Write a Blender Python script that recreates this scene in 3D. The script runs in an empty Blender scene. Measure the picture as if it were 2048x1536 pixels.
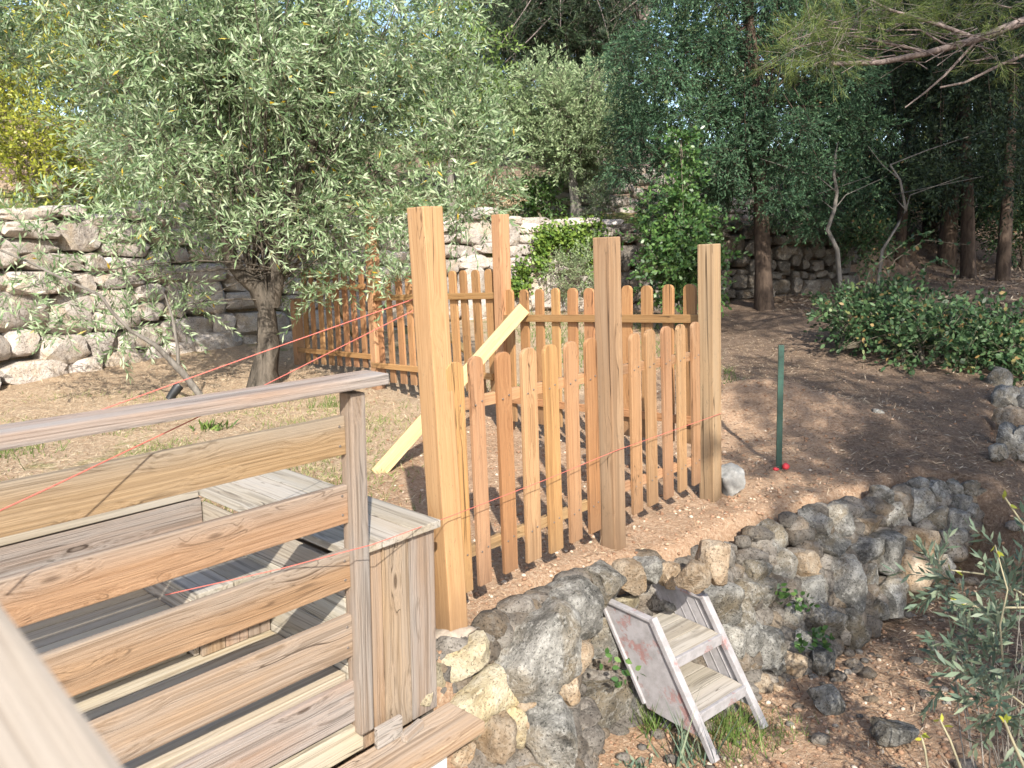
import bpy, bmesh, math, random
import numpy as np
from mathutils import Vector, Matrix, noise as mnoise

# ------------------------------------------------------------------ camera, sky, sun, exposure
RAD = math.radians
sc = bpy.context.scene
COL = sc.collection
PITCH, FPX, CZ = RAD(10.2), 1600.0, 1.5          # photograph is 2048 x 1536
cam_d = bpy.data.cameras.new('camera'); cam = bpy.data.objects.new('camera', cam_d); COL.objects.link(cam)
cam.location = (0, 0, CZ); cam.rotation_euler = (RAD(90) - PITCH, 0, 0)
cam_d.sensor_width = 36; cam_d.lens = FPX / 2048 * 36; cam_d.clip_start = .05; cam_d.clip_end = 2000
cam_d.dof.use_dof = True; cam_d.dof.focus_distance = 4.5; cam_d.dof.aperture_fstop = 7.0
sc.camera = cam
SUN_AZ, SUN_EL = RAD(171), RAD(38)               # azimuth clockwise from +Y
SUNV = Vector((math.sin(SUN_AZ)*math.cos(SUN_EL), math.cos(SUN_AZ)*math.cos(SUN_EL), math.sin(SUN_EL)))
wd = bpy.data.worlds.new('World'); sc.world = wd; wd.use_nodes = True
nt = wd.node_tree; bg = nt.nodes['Background']; sky = nt.nodes.new('ShaderNodeTexSky')
sky.sky_type = 'NISHITA'; sky.sun_disc = False; sky.sun_elevation = SUN_EL; sky.sun_rotation = SUN_AZ
sky.air_density = 1.0; sky.dust_density = 1.6; sky.altitude = 100
nt.links.new(sky.outputs[0], bg.inputs[0]); bg.inputs[1].default_value = .15
sun_d = bpy.data.lights.new('sun', 'SUN'); sun = bpy.data.objects.new('sun', sun_d); COL.objects.link(sun)
sun_d.energy = 4.4; sun_d.angle = RAD(.55); sun_d.color = (1, .94, .84)
sun.rotation_euler = SUNV.to_track_quat('Z', 'Y').to_euler()
sc.view_settings.view_transform = 'Standard'; sc.view_settings.look = 'None'
sc.view_settings.exposure = 1.16; sc.view_settings.gamma = 1; sc.view_settings.use_curve_mapping = False
sc.cycles.max_bounces = 6; sc.cycles.diffuse_bounces = 3; sc.cycles.transmission_bounces = 3; sc.cycles.glossy_bounces = 2
sc.cycles.use_adaptive_sampling = True

rng = np.random.default_rng(7); random.seed(7)
cp, sp = math.cos(PITCH), math.sin(PITCH)

def U(px, py, d):                                   # photo pixel + depth along the optical axis -> world
    rx, ry = (px-1024)/FPX, (768-py)/FPX
    return Vector((d*rx, d*(cp+ry*sp), CZ+d*(ry*cp-sp)))
def UZ(px, py, z):                                  # photo pixel at height z
    ry = (768-py)/FPX
    return U(px, py, (z-CZ)/(ry*cp-sp))
def UP(px, py, A, B):                               # photo pixel on the upright plane through plan points A, B
    rx, ry = (px-1024)/FPX, (768-py)/FPX
    n = (-(B[1]-A[1]), B[0]-A[0])
    k = n[0]*rx + n[1]*(cp+ry*sp)
    return U(px, py, (n[0]*A[0]+n[1]*A[1])/k)

# ------------------------------------------------------------------ object helpers
W = {}
def reg(o, parent=None, M=None):
    M = M or Matrix.Identity(4)
    COL.objects.link(o)
    if parent is not None:
        o.parent = parent; o.matrix_basis = W[parent.name].inverted() @ M
    else:
        o.matrix_basis = M
    W[o.name] = M
    return o
def tag(o, label=None, cat=None, group=None, kind=None):
    if label: o['label'] = label
    if cat: o['category'] = cat
    if group: o['group'] = group
    if kind: o['kind'] = kind
    return o
def thing(name, loc, label, cat, group=None):
    o = bpy.data.objects.new(name, None); o.empty_display_size = .1
    reg(o, None, Matrix.Translation(Vector(loc)))
    return tag(o, label, cat, group)
def mesh_np(name, V, F, mat, smooth=False):
    """V: (n,3); F: (m,k) index array, or a list of such arrays"""
    if not isinstance(F, list): F = [F]
    me = bpy.data.meshes.new(name)
    V = np.asarray(V, dtype=np.float32)
    me.vertices.add(len(V)); me.vertices.foreach_set('co', V.ravel())
    loops = np.concatenate([f.ravel() for f in F]).astype(np.int32)
    tot = np.concatenate([np.full(len(f), f.shape[1], np.int32) for f in F])
    start = np.concatenate([[0], np.cumsum(tot)[:-1]]).astype(np.int32)
    me.loops.add(len(loops)); me.loops.foreach_set('vertex_index', loops)
    me.polygons.add(len(tot)); me.polygons.foreach_set('loop_start', start); me.polygons.foreach_set('loop_total', tot)
    if smooth: me.polygons.foreach_set('use_smooth', np.ones(len(tot), bool))
    me.update(calc_edges=True); me.validate()
    if mat: me.materials.append(mat)
    return me
def ob(name, me, parent=None, M=None):
    return reg(bpy.data.objects.new(name, me), parent, M)
def frame(p0, x, y):
    x = Vector(x).normalized(); y = Vector(y); y = (y - x*y.dot(x)).normalized(); z = x.cross(y)
    M = Matrix((x, y, z)).transposed().to_4x4(); M.translation = p0
    return M

def board(name, p0, p1, wide, w, t, mat, parent=None, bevel=.003, outline=None, off=(0, 0), warp=.0):
    """plank from p0 to p1; w along 'wide', t across; local X is the grain"""
    p0, p1 = Vector(p0), Vector(p1); L = (p1-p0).length
    M = frame(p0, p1-p0, wide)
    bm = bmesh.new()
    if outline is None:
        outline = [(0, -w/2), (L, -w/2), (L, w/2), (0, w/2)]
    vs = [bm.verts.new((x, y+off[0], -t/2+off[1])) for x, y in outline]
    f = bm.faces.new(vs)
    r = bmesh.ops.extrude_face_region(bm, geom=[f])
    bmesh.ops.translate(bm, vec=(0, 0, t), verts=[v for v in r['geom'] if isinstance(v, bmesh.types.BMVert)])
    bmesh.ops.recalc_face_normals(bm, faces=bm.faces)
    if bevel:
        bmesh.ops.bevel(bm, geom=list(bm.edges), offset=bevel, segments=2, affect='EDGES', profile=.6)
    me = bpy.data.meshes.new(name); bm.to_mesh(me); bm.free()
    me.materials.append(mat)
    return ob(name, me, parent, M)

def picket(p0, p1, wide, w, t, mat, parent):
    L = (Vector(p1)-Vector(p0)).length; c = w*.30
    ol = [(0, -w/2), (L-c*1.2, -w/2), (L-c*.75, -w/2+c*.12), (L-c*.25, -w/2+c*.55), (L, -w/2+c*1.15),
          (L, w/2-c*1.15), (L-c*.25, w/2-c*.55), (L-c*.75, w/2-c*.12), (L-c*1.2, w/2), (0, w/2)]
    return board('picket', p0, p1, wide, w, t, mat, parent, .0025, ol)

class MB:
    def __init__(s): s.V = []; s.F4 = []; s.F3 = []; s.n = 0
    def add(s, V, F4=None, F3=None):
        V = np.asarray(V, float)
        if F4 is not None and len(F4): s.F4.append(np.asarray(F4)+s.n)
        if F3 is not None and len(F3): s.F3.append(np.asarray(F3)+s.n)
        s.V.append(V); s.n += len(V)
    def tube(s, pts, rad, k=7, rough=0., seed=0):
        pts = [Vector(p) for p in pts]; ring = []
        up = Vector((.31, .22, .9))
        for i, p in enumerate(pts):
            d = (pts[min(i+1, len(pts)-1)]-pts[max(i-1, 0)]).normalized()
            a = d.cross(up)
            if a.length < .05: a = d.cross(Vector((1, 0, 0)))
            a.normalize(); b = d.cross(a)
            for j in range(k):
                t = 2*math.pi*j/k
                r = rad[i]
                if rough: r *= 1+rough*mnoise.noise(Vector((math.cos(t)*1.7+seed, math.sin(t)*1.7, p.z*3.5+i*.15)))
                ring.append(p+a*(math.cos(t)*r)+b*(math.sin(t)*r))
        F = []
        for i in range(len(pts)-1):
            for j in range(k):
                F.append((i*k+j, i*k+(j+1) % k, (i+1)*k+(j+1) % k, (i+1)*k+j))
        s.add([tuple(v) for v in ring], F)
        n = len(pts)-1
        s.add([tuple(pts[-1])] + [tuple(v) for v in ring[n*k:]], None, [(0, 1+(j+1) % k, 1+j) for j in range(k)])
    def build(s, name, mat, parent=None, M=None, smooth=True, sharp=0):
        Fs = []
        if s.F4: Fs.append(np.concatenate(s.F4))
        if s.F3: Fs.append(np.concatenate(s.F3))
        V = np.concatenate(s.V)
        if M is not None:
            Mi = np.array(M.inverted()); V = V @ Mi[:3, :3].T + Mi[:3, 3]
        me = mesh_np(name, V, Fs, mat, smooth)
        if sharp: me.set_sharp_from_angle(angle=RAD(sharp))
        return ob(name, me, parent, M)

def bez(a, b, c, n=6):
    a, b, c = Vector(a), Vector(b), Vector(c)
    return [a*(1-t)**2+b*2*t*(1-t)+c*t*t for t in [i/(n-1) for i in range(n)]]

# ------------------------------------------------------------------ materials
def newmat(name):
    m = bpy.data.materials.new(name); m.use_nodes = True
    n = m.node_tree.nodes; l = m.node_tree.links
    return m, n, l, n['Principled BSDF']
def N(n, t, **kw):
    x = n.new(t)
    for k, v in kw.items(): setattr(x, k, v)
    return x
def ramp(n, l, src, stops, interp='LINEAR'):
    r = n.new('ShaderNodeValToRGB'); r.color_ramp.interpolation = interp
    while len(r.color_ramp.elements) < len(stops): r.color_ramp.elements.new(.5)
    for e, (p, c) in zip(r.color_ramp.elements, stops):
        e.position = p; e.color = (c[0], c[1], c[2], 1) if not isinstance(c, (int, float)) else (c, c, c, 1)
    l.new(src, r.inputs[0]); return r.outputs[0]
def noise(n, l, vec, scale, detail=4, rough=.6, dist=0):
    x = n.new('ShaderNodeTexNoise'); x.inputs['Scale'].default_value = scale; x.inputs['Detail'].default_value = detail
    x.inputs['Roughness'].default_value = rough; x.inputs['Distortion'].default_value = dist
    if vec is not None: l.new(vec, x.inputs['Vector'])
    return x.outputs['Fac']
def mix(n, l, fac, a, b, mode='MIX'):
    x = n.new('ShaderNodeMix'); x.data_type = 'RGBA'; x.blend_type = mode
    for inp, v in ((x.inputs[0], fac), (x.inputs[6], a), (x.inputs[7], b)):
        if hasattr(v, 'links'): l.new(v, inp)
        elif isinstance(v, (int, float)): inp.default_value = v
        else: inp.default_value = (v[0], v[1], v[2], 1)
    return x.outputs[2]
def mth(n, l, op, a, b=0.):
    x = n.new('ShaderNodeMath'); x.operation = op
    for i, v in enumerate((a, b)):
        if hasattr(v, 'links'): l.new(v, x.inputs[i])
        else: x.inputs[i].default_value = v
    return x.outputs[0]
def bump(n, l, bs, h, strength, dist):
    b = n.new('ShaderNodeBump'); b.inputs['Strength'].default_value = strength; b.inputs['Distance'].default_value = dist
    l.new(h, b.inputs['Height']); l.new(b.outputs[0], bs.inputs['Normal'])
    return b

def wood(name, light, mid, dark, grey=None, greyamt=0., fine=55., knot=1., rough=.7, bstr=.5, speck=0., ytop=0., foot=0., crack=.8):
    m, n, l, bs = newmat(name)
    tc = n.new('ShaderNodeTexCoord'); oi = n.new('ShaderNodeObjectInfo')
    off = n.new('ShaderNodeVectorMath'); off.operation = 'SCALE'
    cx = n.new('ShaderNodeCombineXYZ'); l.new(oi.outputs['Random'], cx.inputs[0])
    r2 = mth(n, l, 'FRACT', mth(n, l, 'MULTIPLY', oi.outputs['Random'], 17.3)); l.new(r2, cx.inputs[1]); l.new(r2, cx.inputs[2])
    l.new(cx.outputs[0], off.inputs[0]); off.inputs['Scale'].default_value = 9.
    ad = n.new('ShaderNodeVectorMath'); ad.operation = 'ADD'; l.new(tc.outputs['Object'], ad.inputs[0]); l.new(off.outputs[0], ad.inputs[1])
    P = ad.outputs[0]
    def sc_(v, s):
        x = n.new('ShaderNodeVectorMath'); x.operation = 'MULTIPLY'; l.new(v, x.inputs[0]); x.inputs[1].default_value = s; return x.outputs[0]
    # knots bend the grain
    vor = n.new('ShaderNodeTexVoronoi'); vor.inputs['Scale'].default_value = 1; vor.inputs['Randomness'].default_value = 1
    l.new(sc_(P, (3.2, 11, 11)), vor.inputs['Vector'])
    kd = vor.outputs['Distance']
    kb = ramp(n, l, kd, [(0, 1), (.10, .75), (.42, 0)])
    wig = noise(n, l, sc_(P, (1.5, 6, 6)), 1, 2, .5)
    yoff = mth(n, l, 'ADD', mth(n, l, 'MULTIPLY', kb, .022*knot), mth(n, l, 'MULTIPLY', wig, .035))
    cy = n.new('ShaderNodeCombineXYZ'); l.new(yoff, cy.inputs[1]); l.new(yoff, cy.inputs[2])
    ad2 = n.new('ShaderNodeVectorMath'); ad2.operation = 'ADD'; l.new(P, ad2.inputs[0]); l.new(cy.outputs[0], ad2.inputs[1])
    G = ad2.outputs[0]
    rings = noise(n, l, sc_(G, (.30, fine, fine)), 1, 2, .6)
    fib = noise(n, l, sc_(G, (1.6, fine*5, fine*5)), 1, 3, .7)
    big = noise(n, l, sc_(P, (1.3, 6, 6)), 1, 3, .6)
    c = ramp(n, l, rings, [(.30, dark), (.42, mid), (.56, light), (.68, mid), (.8, light)])
    c = mix(n, l, .55, c, ramp(n, l, fib, [(.3, dark), (.6, light)]))
    c = mix(n, l, ramp(n, l, big, [(.35, 0.), (.7, .55)]), c, mid)
    if grey:
        gm = mth(n, l, 'MULTIPLY', ramp(n, l, noise(n, l, sc_(P, (.9, 9, 9)), 1, 4, .6), [(.38, 0.), (.62, 1.)]), greyamt)
        gm = mth(n, l, 'ADD', gm, greyamt*.35)
        if ytop:
            sx = n.new('ShaderNodeSeparateXYZ'); l.new(tc.outputs['Object'], sx.inputs[0])
            yy = mth(n, l, 'ADD', sx.outputs[1], mth(n, l, 'MULTIPLY', mth(n, l, 'SUBTRACT', big, .5), .09))
            gm = mth(n, l, 'ADD', mth(n, l, 'MULTIPLY', gm, .45), mth(n, l, 'MULTIPLY', ramp(n, l, mth(n, l, 'ADD', yy, .5), [(.5, 0.), (.56, 1.)]), ytop))
            gm = mth(n, l, 'MINIMUM', gm, 1.)
        gcol = mix(n, l, ramp(n, l, rings, [(.36, 1.), (.5, 0.)]), grey, tuple(x*.5 for x in grey))
        c = mix(n, l, gm, c, gcol)
    kc = ramp(n, l, kd, [(0, 1), (.055*knot, .8), (.085*knot+.001, 0)])
    c = mix(n, l, mth(n, l, 'MULTIPLY', kc, .75), c, tuple(x*.45 for x in dark))
    if speck:
        sf = ramp(n, l, noise(n, l, sc_(P, (30, 90, 90)), 1, 3, .8), [(.62-.06*speck, 0.), (.74, 1.)])
        zone = ramp(n, l, noise(n, l, sc_(P, (3, 8, 8)), 1, 2), [(.45, 0.), (.6, 1.)])
        c = mix(n, l, mth(n, l, 'MULTIPLY', mth(n, l, 'MULTIPLY', sf, zone), .8), c, (.10, .085, .06))
    if crack:
        ck = noise(n, l, sc_(G, (.45, 30, 30)), 1, 1, .5)
        cd = ramp(n, l, mth(n, l, 'ABSOLUTE', mth(n, l, 'SUBTRACT', ck, .5)), [(.004, 1.), (.011, 0.)])
        cz = ramp(n, l, noise(n, l, sc_(P, (1.1, 7, 7)), 1, 2), [(.50, 0.), (.58, 1.)])
        crk = mth(n, l, 'MULTIPLY', mth(n, l, 'MULTIPLY', cd, cz), crack)
        c = mix(n, l, crk, c, tuple(x*.3 for x in dark))
    if foot:
        sx2 = n.new('ShaderNodeSeparateXYZ'); l.new(tc.outputs['Object'], sx2.inputs[0])
        fx = mth(n, l, 'ADD', sx2.outputs[0], mth(n, l, 'MULTIPLY', noise(n, l, sc_(P, (6, 20, 20)), 1, 4, .7), .32))
        c = mix(n, l, ramp(n, l, fx, [(foot+.12, .62), (foot+.42, 0.)]), c, (.16, .10, .06))
    hv = n.new('ShaderNodeHueSaturation'); l.new(c, hv.inputs['Color'])
    l.new(mth(n, l, 'ADD', mth(n, l, 'MULTIPLY', r2, .30), .78), hv.inputs['Value'])
    l.new(mth(n, l, 'ADD', mth(n, l, 'MULTIPLY', oi.outputs['Random'], .02), .49), hv.inputs['Hue'])
    l.new(hv.outputs[0], bs.inputs['Base Color'])
    bs.inputs['Roughness'].default_value = rough; bs.inputs['Specular IOR Level'].default_value = .3
    h = mth(n, l, 'ADD', mth(n, l, 'MULTIPLY', rings, 1.), mth(n, l, 'MULTIPLY', fib, .5))
    bump(n, l, bs, h, bstr, .004)
    return m

M_PICK = wood('stained picket wood', (.42, .235, .108), (.32, .158, .065), (.14, .062, .026), None, 0, 60, 1, .65, .5, .3, 0., .0001)
M_PICKP = wood('pale picket wood', (.43, .255, .125), (.34, .185, .082), (.16, .08, .033), (.32, .26, .18), .2, 60, 1.1, .65, .5, 1., 0., .0001)
M_POST = wood('post wood', (.45, .28, .145), (.38, .22, .102), (.21, .105, .045), None, 0, 34, .9, .6, .4, .5, 0., .25)
M_POSTG = wood('paler post wood', (.39, .25, .14), (.32, .19, .10), (.16, .085, .042), (.33, .27, .20), .25, 34, .9, .65, .4, .8, 0., .25)
M_PROP = wood('new pine wood', (.44, .335, .18), (.38, .27, .13), (.23, .145, .06), None, 0, 36, 1, .6, .4)
M_DECK = wood('weathered deck wood', (.35, .24, .16), (.27, .175, .11), (.095, .055, .033), (.30, .27, .245), .7, 120, 1.15, .8, 1.)
M_DECKO = wood('part weathered deck wood', (.40, .255, .14), (.30, .175, .088), (.11, .053, .024), (.30, .265, .225), .40, 115, 1.4, .75, .9, 0., .55, 0., .5)
M_DECKB = wood('brown boarding wood', (.38, .25, .15), (.29, .18, .10), (.10, .05, .026), (.31, .27, .235), .5, 80, 1.3, .75, .9)
M_DECKY = wood('sunlit pale deck wood', (.46, .375, .26), (.40, .31, .20), (.20, .135, .08), (.41, .37, .32), .45, 60, .9, .75, .5)  # deck wood made paler: sunlight put into the colour of floor and step boards
M_BENCH = wood('grey bench wood', (.40, .345, .26), (.34, .285, .205), (.16, .115, .075), (.37, .345, .305), .6, 70, .9, .8, .6)

M_RAIL = wood('pale handrail wood', (.38, .33, .26), (.34, .29, .22), (.22, .17, .12), (.37, .345, .31), .6, 150, .5, .8, .4)

def rock(name, base, dark, light, ochre, lich=.5, isl=False, scale=1.):
    m, n, l, bs = newmat(name)
    tc = n.new('ShaderNodeTexCoord'); geo = n.new('ShaderNodeNewGeometry'); oi = n.new('ShaderNodeObjectInfo')
    rnd = geo.outputs['Random Per Island'] if isl else oi.outputs['Random']
    of = n.new('ShaderNodeVectorMath'); of.operation = 'ADD'; l.new(tc.outputs['Object'], of.inputs[0])
    cx = n.new('ShaderNodeCombineXYZ')
    r9 = mth(n, l, 'MULTIPLY', rnd, 19.)
    for i in range(3): l.new(r9, cx.inputs[i])
    l.new(cx.outputs[0], of.inputs[1]); P = of.outputs[0]
    a = noise(n, l, P, 9*scale, 7, .68); b = noise(n, l, P, 34*scale, 6, .75); c_ = noise(n, l, P, 4*scale, 3, .6, .6); d = noise(n, l, P, 95*scale, 4, .8)
    c = ramp(n, l, a, [(.28, dark), (.46, base), (.72, light)])
    c = mix(n, l, ramp(n, l, c_, [(.48, 0.), (.66, .8)]), c, ochre)
    wl = mth(n, l, 'MULTIPLY', ramp(n, l, b, [(.52, 0.), (.60, 1.)]), lich)
    c = mix(n, l, wl, c, light)
    bl = mth(n, l, 'MULTIPLY', ramp(n, l, d, [(.36, 1.), (.47, 0.)]), .85)
    c = mix(n, l, bl, c, tuple(x*.4 for x in dark))
    hv = n.new('ShaderNodeHueSaturation'); l.new(c, hv.inputs['Color'])
    l.new(mth(n, l, 'ADD', mth(n, l, 'MULTIPLY', rnd, .5), .75), hv.inputs['Value'])
    l.new(hv.outputs[0], bs.inputs['Base Color']); bs.inputs['Roughness'].default_value = .95; bs.inputs['Specular IOR Level'].default_value = .15
    h = mth(n, l, 'ADD', mth(n, l, 'MULTIPLY', a, 1.), mth(n, l, 'ADD', mth(n, l, 'MULTIPLY', b, .5), mth(n, l, 'MULTIPLY', d, .18)))
    bump(n, l, bs, h, .9, .035/scale)
    return m
M_RG = rock('grey lichened rock', (.125, .12, .108), (.03, .03, .028), (.36, .35, .32), (.19, .155, .105), .5)
M_RC = rock('cream rock', (.36, .31, .21), (.17, .13, .085), (.48, .44, .35), (.37, .29, .15), .35)
M_RT = rock('tan rock', (.29, .22, .15), (.12, .08, .05), (.43, .37, .29), (.30, .20, .11), .4)
M_RB = rock('pinkish rock', (.44, .39, .35), (.21, .18, .16), (.56, .52, .48), (.44, .35, .25), .5, True, .8)
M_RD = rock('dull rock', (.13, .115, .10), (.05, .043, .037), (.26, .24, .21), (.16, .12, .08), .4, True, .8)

def leafmat(name, stops, transl=.3, rough=.45, spec=.35, var=.35, vscale=1.6):
    m, n, l, bs = newmat(name)
    geo = n.new('ShaderNodeNewGeometry'); tc = n.new('ShaderNodeTexCoord')
    c = ramp(n, l, geo.outputs['Random Per Island'], stops)
    v = noise(n, l, tc.outputs['Object'], vscale, 2)
    hv = n.new('ShaderNodeHueSaturation'); l.new(c, hv.inputs['Color'])
    l.new(mth(n, l, 'ADD', mth(n, l, 'MULTIPLY', v, 2*var), 1-var), hv.inputs['Value'])
    l.new(hv.outputs[0], bs.inputs['Base Color']); bs.inputs['Roughness'].default_value = rough; bs.inputs['Specular IOR Level'].default_value = spec
    tr = n.new('ShaderNodeBsdfTranslucent'); l.new(hv.outputs[0], tr.inputs[0])
    ms = n.new('ShaderNodeMixShader'); ms.inputs[0].default_value = transl
    l.new(bs.outputs[0], ms.inputs[1]); l.new(tr.outputs[0], ms.inputs[2])
    l.new(ms.outputs[0], n['Material Output'].inputs[0])
    return m
L_OLIVE = leafmat('olive leaves', [(0, (.085, .14, .06)), (.3, (.175, .265, .12)), (.6, (.29, .385, .205)), (.85, (.41, .49, .315)), (.988, (.48, .53, .36)), (.994, (.55, .38, .03))], .38, .4, .45)
L_OLIVE2 = leafmat('far olive leaves', [(0, (.12, .18, .08)), (.5, (.25, .33, .16)), (1, (.39, .47, .27))], .35, .5, .3)
L_YEL = leafmat('yellow green leaves', [(0, (.14, .16, .02)), (.5, (.27, .30, .035)), (1, (.42, .40, .06))], .35)
L_LIME = leafmat('light green leaves', [(0, (.07, .12, .03)), (.5, (.14, .22, .05)), (1, (.24, .32, .09))], .35)
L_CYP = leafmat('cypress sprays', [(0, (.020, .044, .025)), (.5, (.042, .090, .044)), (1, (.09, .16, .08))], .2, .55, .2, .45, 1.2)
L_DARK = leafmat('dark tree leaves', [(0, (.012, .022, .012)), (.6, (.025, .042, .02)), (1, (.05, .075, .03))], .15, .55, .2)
L_PINE = leafmat('pine needles', [(0, (.05, .075, .02)), (.5, (.09, .13, .035)), (1, (.19, .22, .06))], .25, .5, .2)
L_LAUR = leafmat('glossy shrub leaves', [(0, (.03, .07, .02)), (.5, (.06, .13, .035)), (1, (.13, .22, .06))], .3, .35, .4)
L_BRAM = leafmat('bramble leaves', [(0, (.025, .05, .02)), (.5, (.05, .10, .04)), (.9, (.10, .17, .07)), (.96, (.19, .22, .08)), (.98, (.30, .20, .08))], .3, .45, .3, .5, 3.)
L_IVY = leafmat('ivy leaves', [(0, (.05, .10, .02)), (.5, (.12, .20, .04)), (1, (.22, .30, .06))], .3, .4, .3)
L_GRASS = leafmat('grass blades', [(0, (.10, .15, .03)), (.5, (.20, .24, .06)), (.75, (.38, .33, .16)), (1, (.46, .39, .22))], .3, .6, .2, .3, 1.)
L_GREEN = leafmat('fresh grass blades', [(0, (.06, .11, .02)), (.6, (.12, .19, .045)), (1, (.22, .26, .09))], .3, .5, .2)
L_SHR = leafmat('blue green leaves', [(0, (.07, .11, .075)), (.5, (.12, .17, .115)), (1, (.22, .26, .17))], .25, .5, .3)
L_STRAW = leafmat('straw and needles', [(0, (.18, .11, .065)), (.4, (.34, .23, .14)), (.7, (.50, .38, .25)), (1, (.60, .51, .37))], .1, .8, .1)
L_LITTER = leafmat('dark fallen needles', [(0, (.09, .06, .042)), (.5, (.18, .13, .09)), (.85, (.30, .23, .16)), (1, (.46, .39, .30))], .1, .8, .1)

def bark(name, a, b, sc_=1.):
    m, n, l, bs = newmat(name)
    tc = n.new('ShaderNodeTexCoord'); x = n.new('ShaderNodeVectorMath'); x.operation = 'MULTIPLY'
    l.new(tc.outputs['Object'], x.inputs[0]); x.inputs[1].default_value = (16*sc_, 16*sc_, 4*sc_)
    f = noise(n, l, x.outputs[0], 1, 6, .7, .6)
    l.new(ramp(n, l, f, [(.3, a), (.65, b)]), bs.inputs['Base Color']); bs.inputs['Roughness'].default_value = .95; bs.inputs['Specular IOR Level'].default_value = .1
    bump(n, l, bs, f, 1., .03)
    return m
B_OLIVE = bark('olive bark', (.025, .022, .018), (.14, .118, .095))
B_TWIG = bark('twig bark', (.10, .085, .06), (.24, .21, .16), 2)
B_DARK = bark('dark bark', (.035, .025, .02), (.11, .08, .06))
B_PALE = bark('pale bark', (.09, .08, .068), (.23, .21, .185))
B_PINE = bark('pine bark', (.09, .07, .065), (.26, .21, .19))

def plain(name, col, rough=.7, var=.2, scale=30, metal=0.):
    m, n, l, bs = newmat(name)
    tc = n.new('ShaderNodeTexCoord'); f = noise(n, l, tc.outputs['Object'], scale, 5, .65)
    l.new(ramp(n, l, f, [(.3, tuple(c*(1-var) for c in col)), (.7, tuple(min(1, c*(1+var)) for c in col))]), bs.inputs['Base Color'])
    bs.inputs['Roughness'].default_value = rough; bs.inputs['Metallic'].default_value = metal
    bump(n, l, bs, f, .25, .004)
    return m
M_STR = plain('orange red string', (.46, .12, .09), .8)
M_GRN = plain('dark green coated steel', (.012, .05, .035), .45, .3)
M_RED = plain('red plastic', (.55, .04, .05), .6)
M_CONC = plain('pale mortar', (.27, .225, .18), .95, .3, 45)
M_SLAB = plain('pale concrete', (.60, .58, .53), .95, .12, 30)
M_BLK = plain('black plastic', (.015, .016, .017), .5)
M_SCREW = plain('dull steel', (.25, .22, .2), .5, .2, 60, .8)

# peeling white paint over red
def paintmat(name, under_amt):
    m, n, l, bs = newmat(name)
    tc = n.new('ShaderNodeTexCoord'); O = tc.outputs['Object']
    z = noise(n, l, O, 7., 3, .55); s = noise(n, l, O, 55., 5, .8)
    f = mth(n, l, 'ADD', mth(n, l, 'MULTIPLY', z, .75), mth(n, l, 'MULTIPLY', s, .4))
    mk = ramp(n, l, f, [(.64-under_amt, 0.), (.70-under_amt, 1.)])
    wv = noise(n, l, O, 20, 4, .6)
    w = ramp(n, l, wv, [(.3, (.20, .19, .19)), (.6, (.29, .275, .28))])
    r = ramp(n, l, noise(n, l, O, 30, 4), [(.3, (.22, .12, .11)), (.7, (.29, .175, .165))])
    dirt = ramp(n, l, noise(n, l, O, 130, 4, .8), [(.30, 1.), (.40, 0.)])
    c = mix(n, l, mk, w, r); c = mix(n, l, mth(n, l, 'MULTIPLY', dirt, .7), c, (.16, .12, .09))
    l.new(c, bs.inputs['Base Color']); bs.inputs['Roughness'].default_value = .75
    bump(n, l, bs, mth(n, l, 'SUBTRACT', mth(n, l, 'MULTIPLY', wv, .3), mk), .4, .002)
    return m
M_PW = paintmat('old white paint', -.035)
M_PR = paintmat('peeling white paint on red', .03)
M_PT = wood('worn whitish tread', (.36, .32, .26), (.32, .275, .215), (.18, .14, .10), (.38, .35, .31), .6, 40, .6, .8, .5, 1.)

# ------------------------------------------------------------------ plan layout
PA = (U(905, 1245, 3.2).x, U(905, 1245, 3.2).y)     # the posts of the enclosure, in plan
PB = U(1420, 988, 4.6); PB = (PB.x, PB.y)
PC = U(1006, 835, 5.95); PC = (PC.x, PC.y)
PD = (PC[0]+(PC[0]-PB[0])*.975, PC[1]+(PC[1]-PB[1])*.975)
PE = (PC[0]+(PC[0]-PB[0])*1.80, PC[1]+(PC[1]-PB[1])*1.80)
du, dv = Vector((math.sin(RAD(41.5)), math.cos(RAD(41.5)), 0)), Vector((-math.cos(RAD(41.5)), math.sin(RAD(41.5)), 0))
DR = Vector((-.5, 2.46, 0))                         # deck corner (railing post)
def D(u, v, z=0): return DR+du*u+dv*v+Vector((0, 0, z))

# front retaining wall: brink and foot, from photo pixels
FX = [840, 905, 1000, 1130, 1250, 1400, 1540, 1640, 1750, 1870, 1960]
FTY = [1330, 1290, 1235, 1170, 1135, 1105, 1050, 1020, 995, 965, 975]
FTZ = [-.06, -.04, 0, .02, .03, .03, .03, .03, .03, .03, .0]
FBY = [1600, 1600, 1600, 1600, 1500, 1440, 1380, 1330, 1240, 1140, 1045]
FBZ = [-.62, -.62, -.60, -.58, -.56, -.58, -.60, -.58, -.52, -.36, -.16]
FT = [UZ(x, y, z) for x, y, z in zip(FX, FTY, FTZ)]
def depth_of(p): return p.y*cp+(CZ-p.z)*sp
FTD = [depth_of(p) for p in FT]
FBD = [min(depth_of(UZ(x, y, z)), t-.08) for x, y, z, t in zip(FX, FBY, FBZ, FTD)]
def face_depth(px, py):
    a, b = np.interp(px, FX, FTY), np.interp(px, FX, FBY)
    t = (py-a)/(b-a); t = max(-.15, min(1.15, t))
    return np.interp(px, FX, FTD)*(1-t)+np.interp(px, FX, FBD)*t

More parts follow.
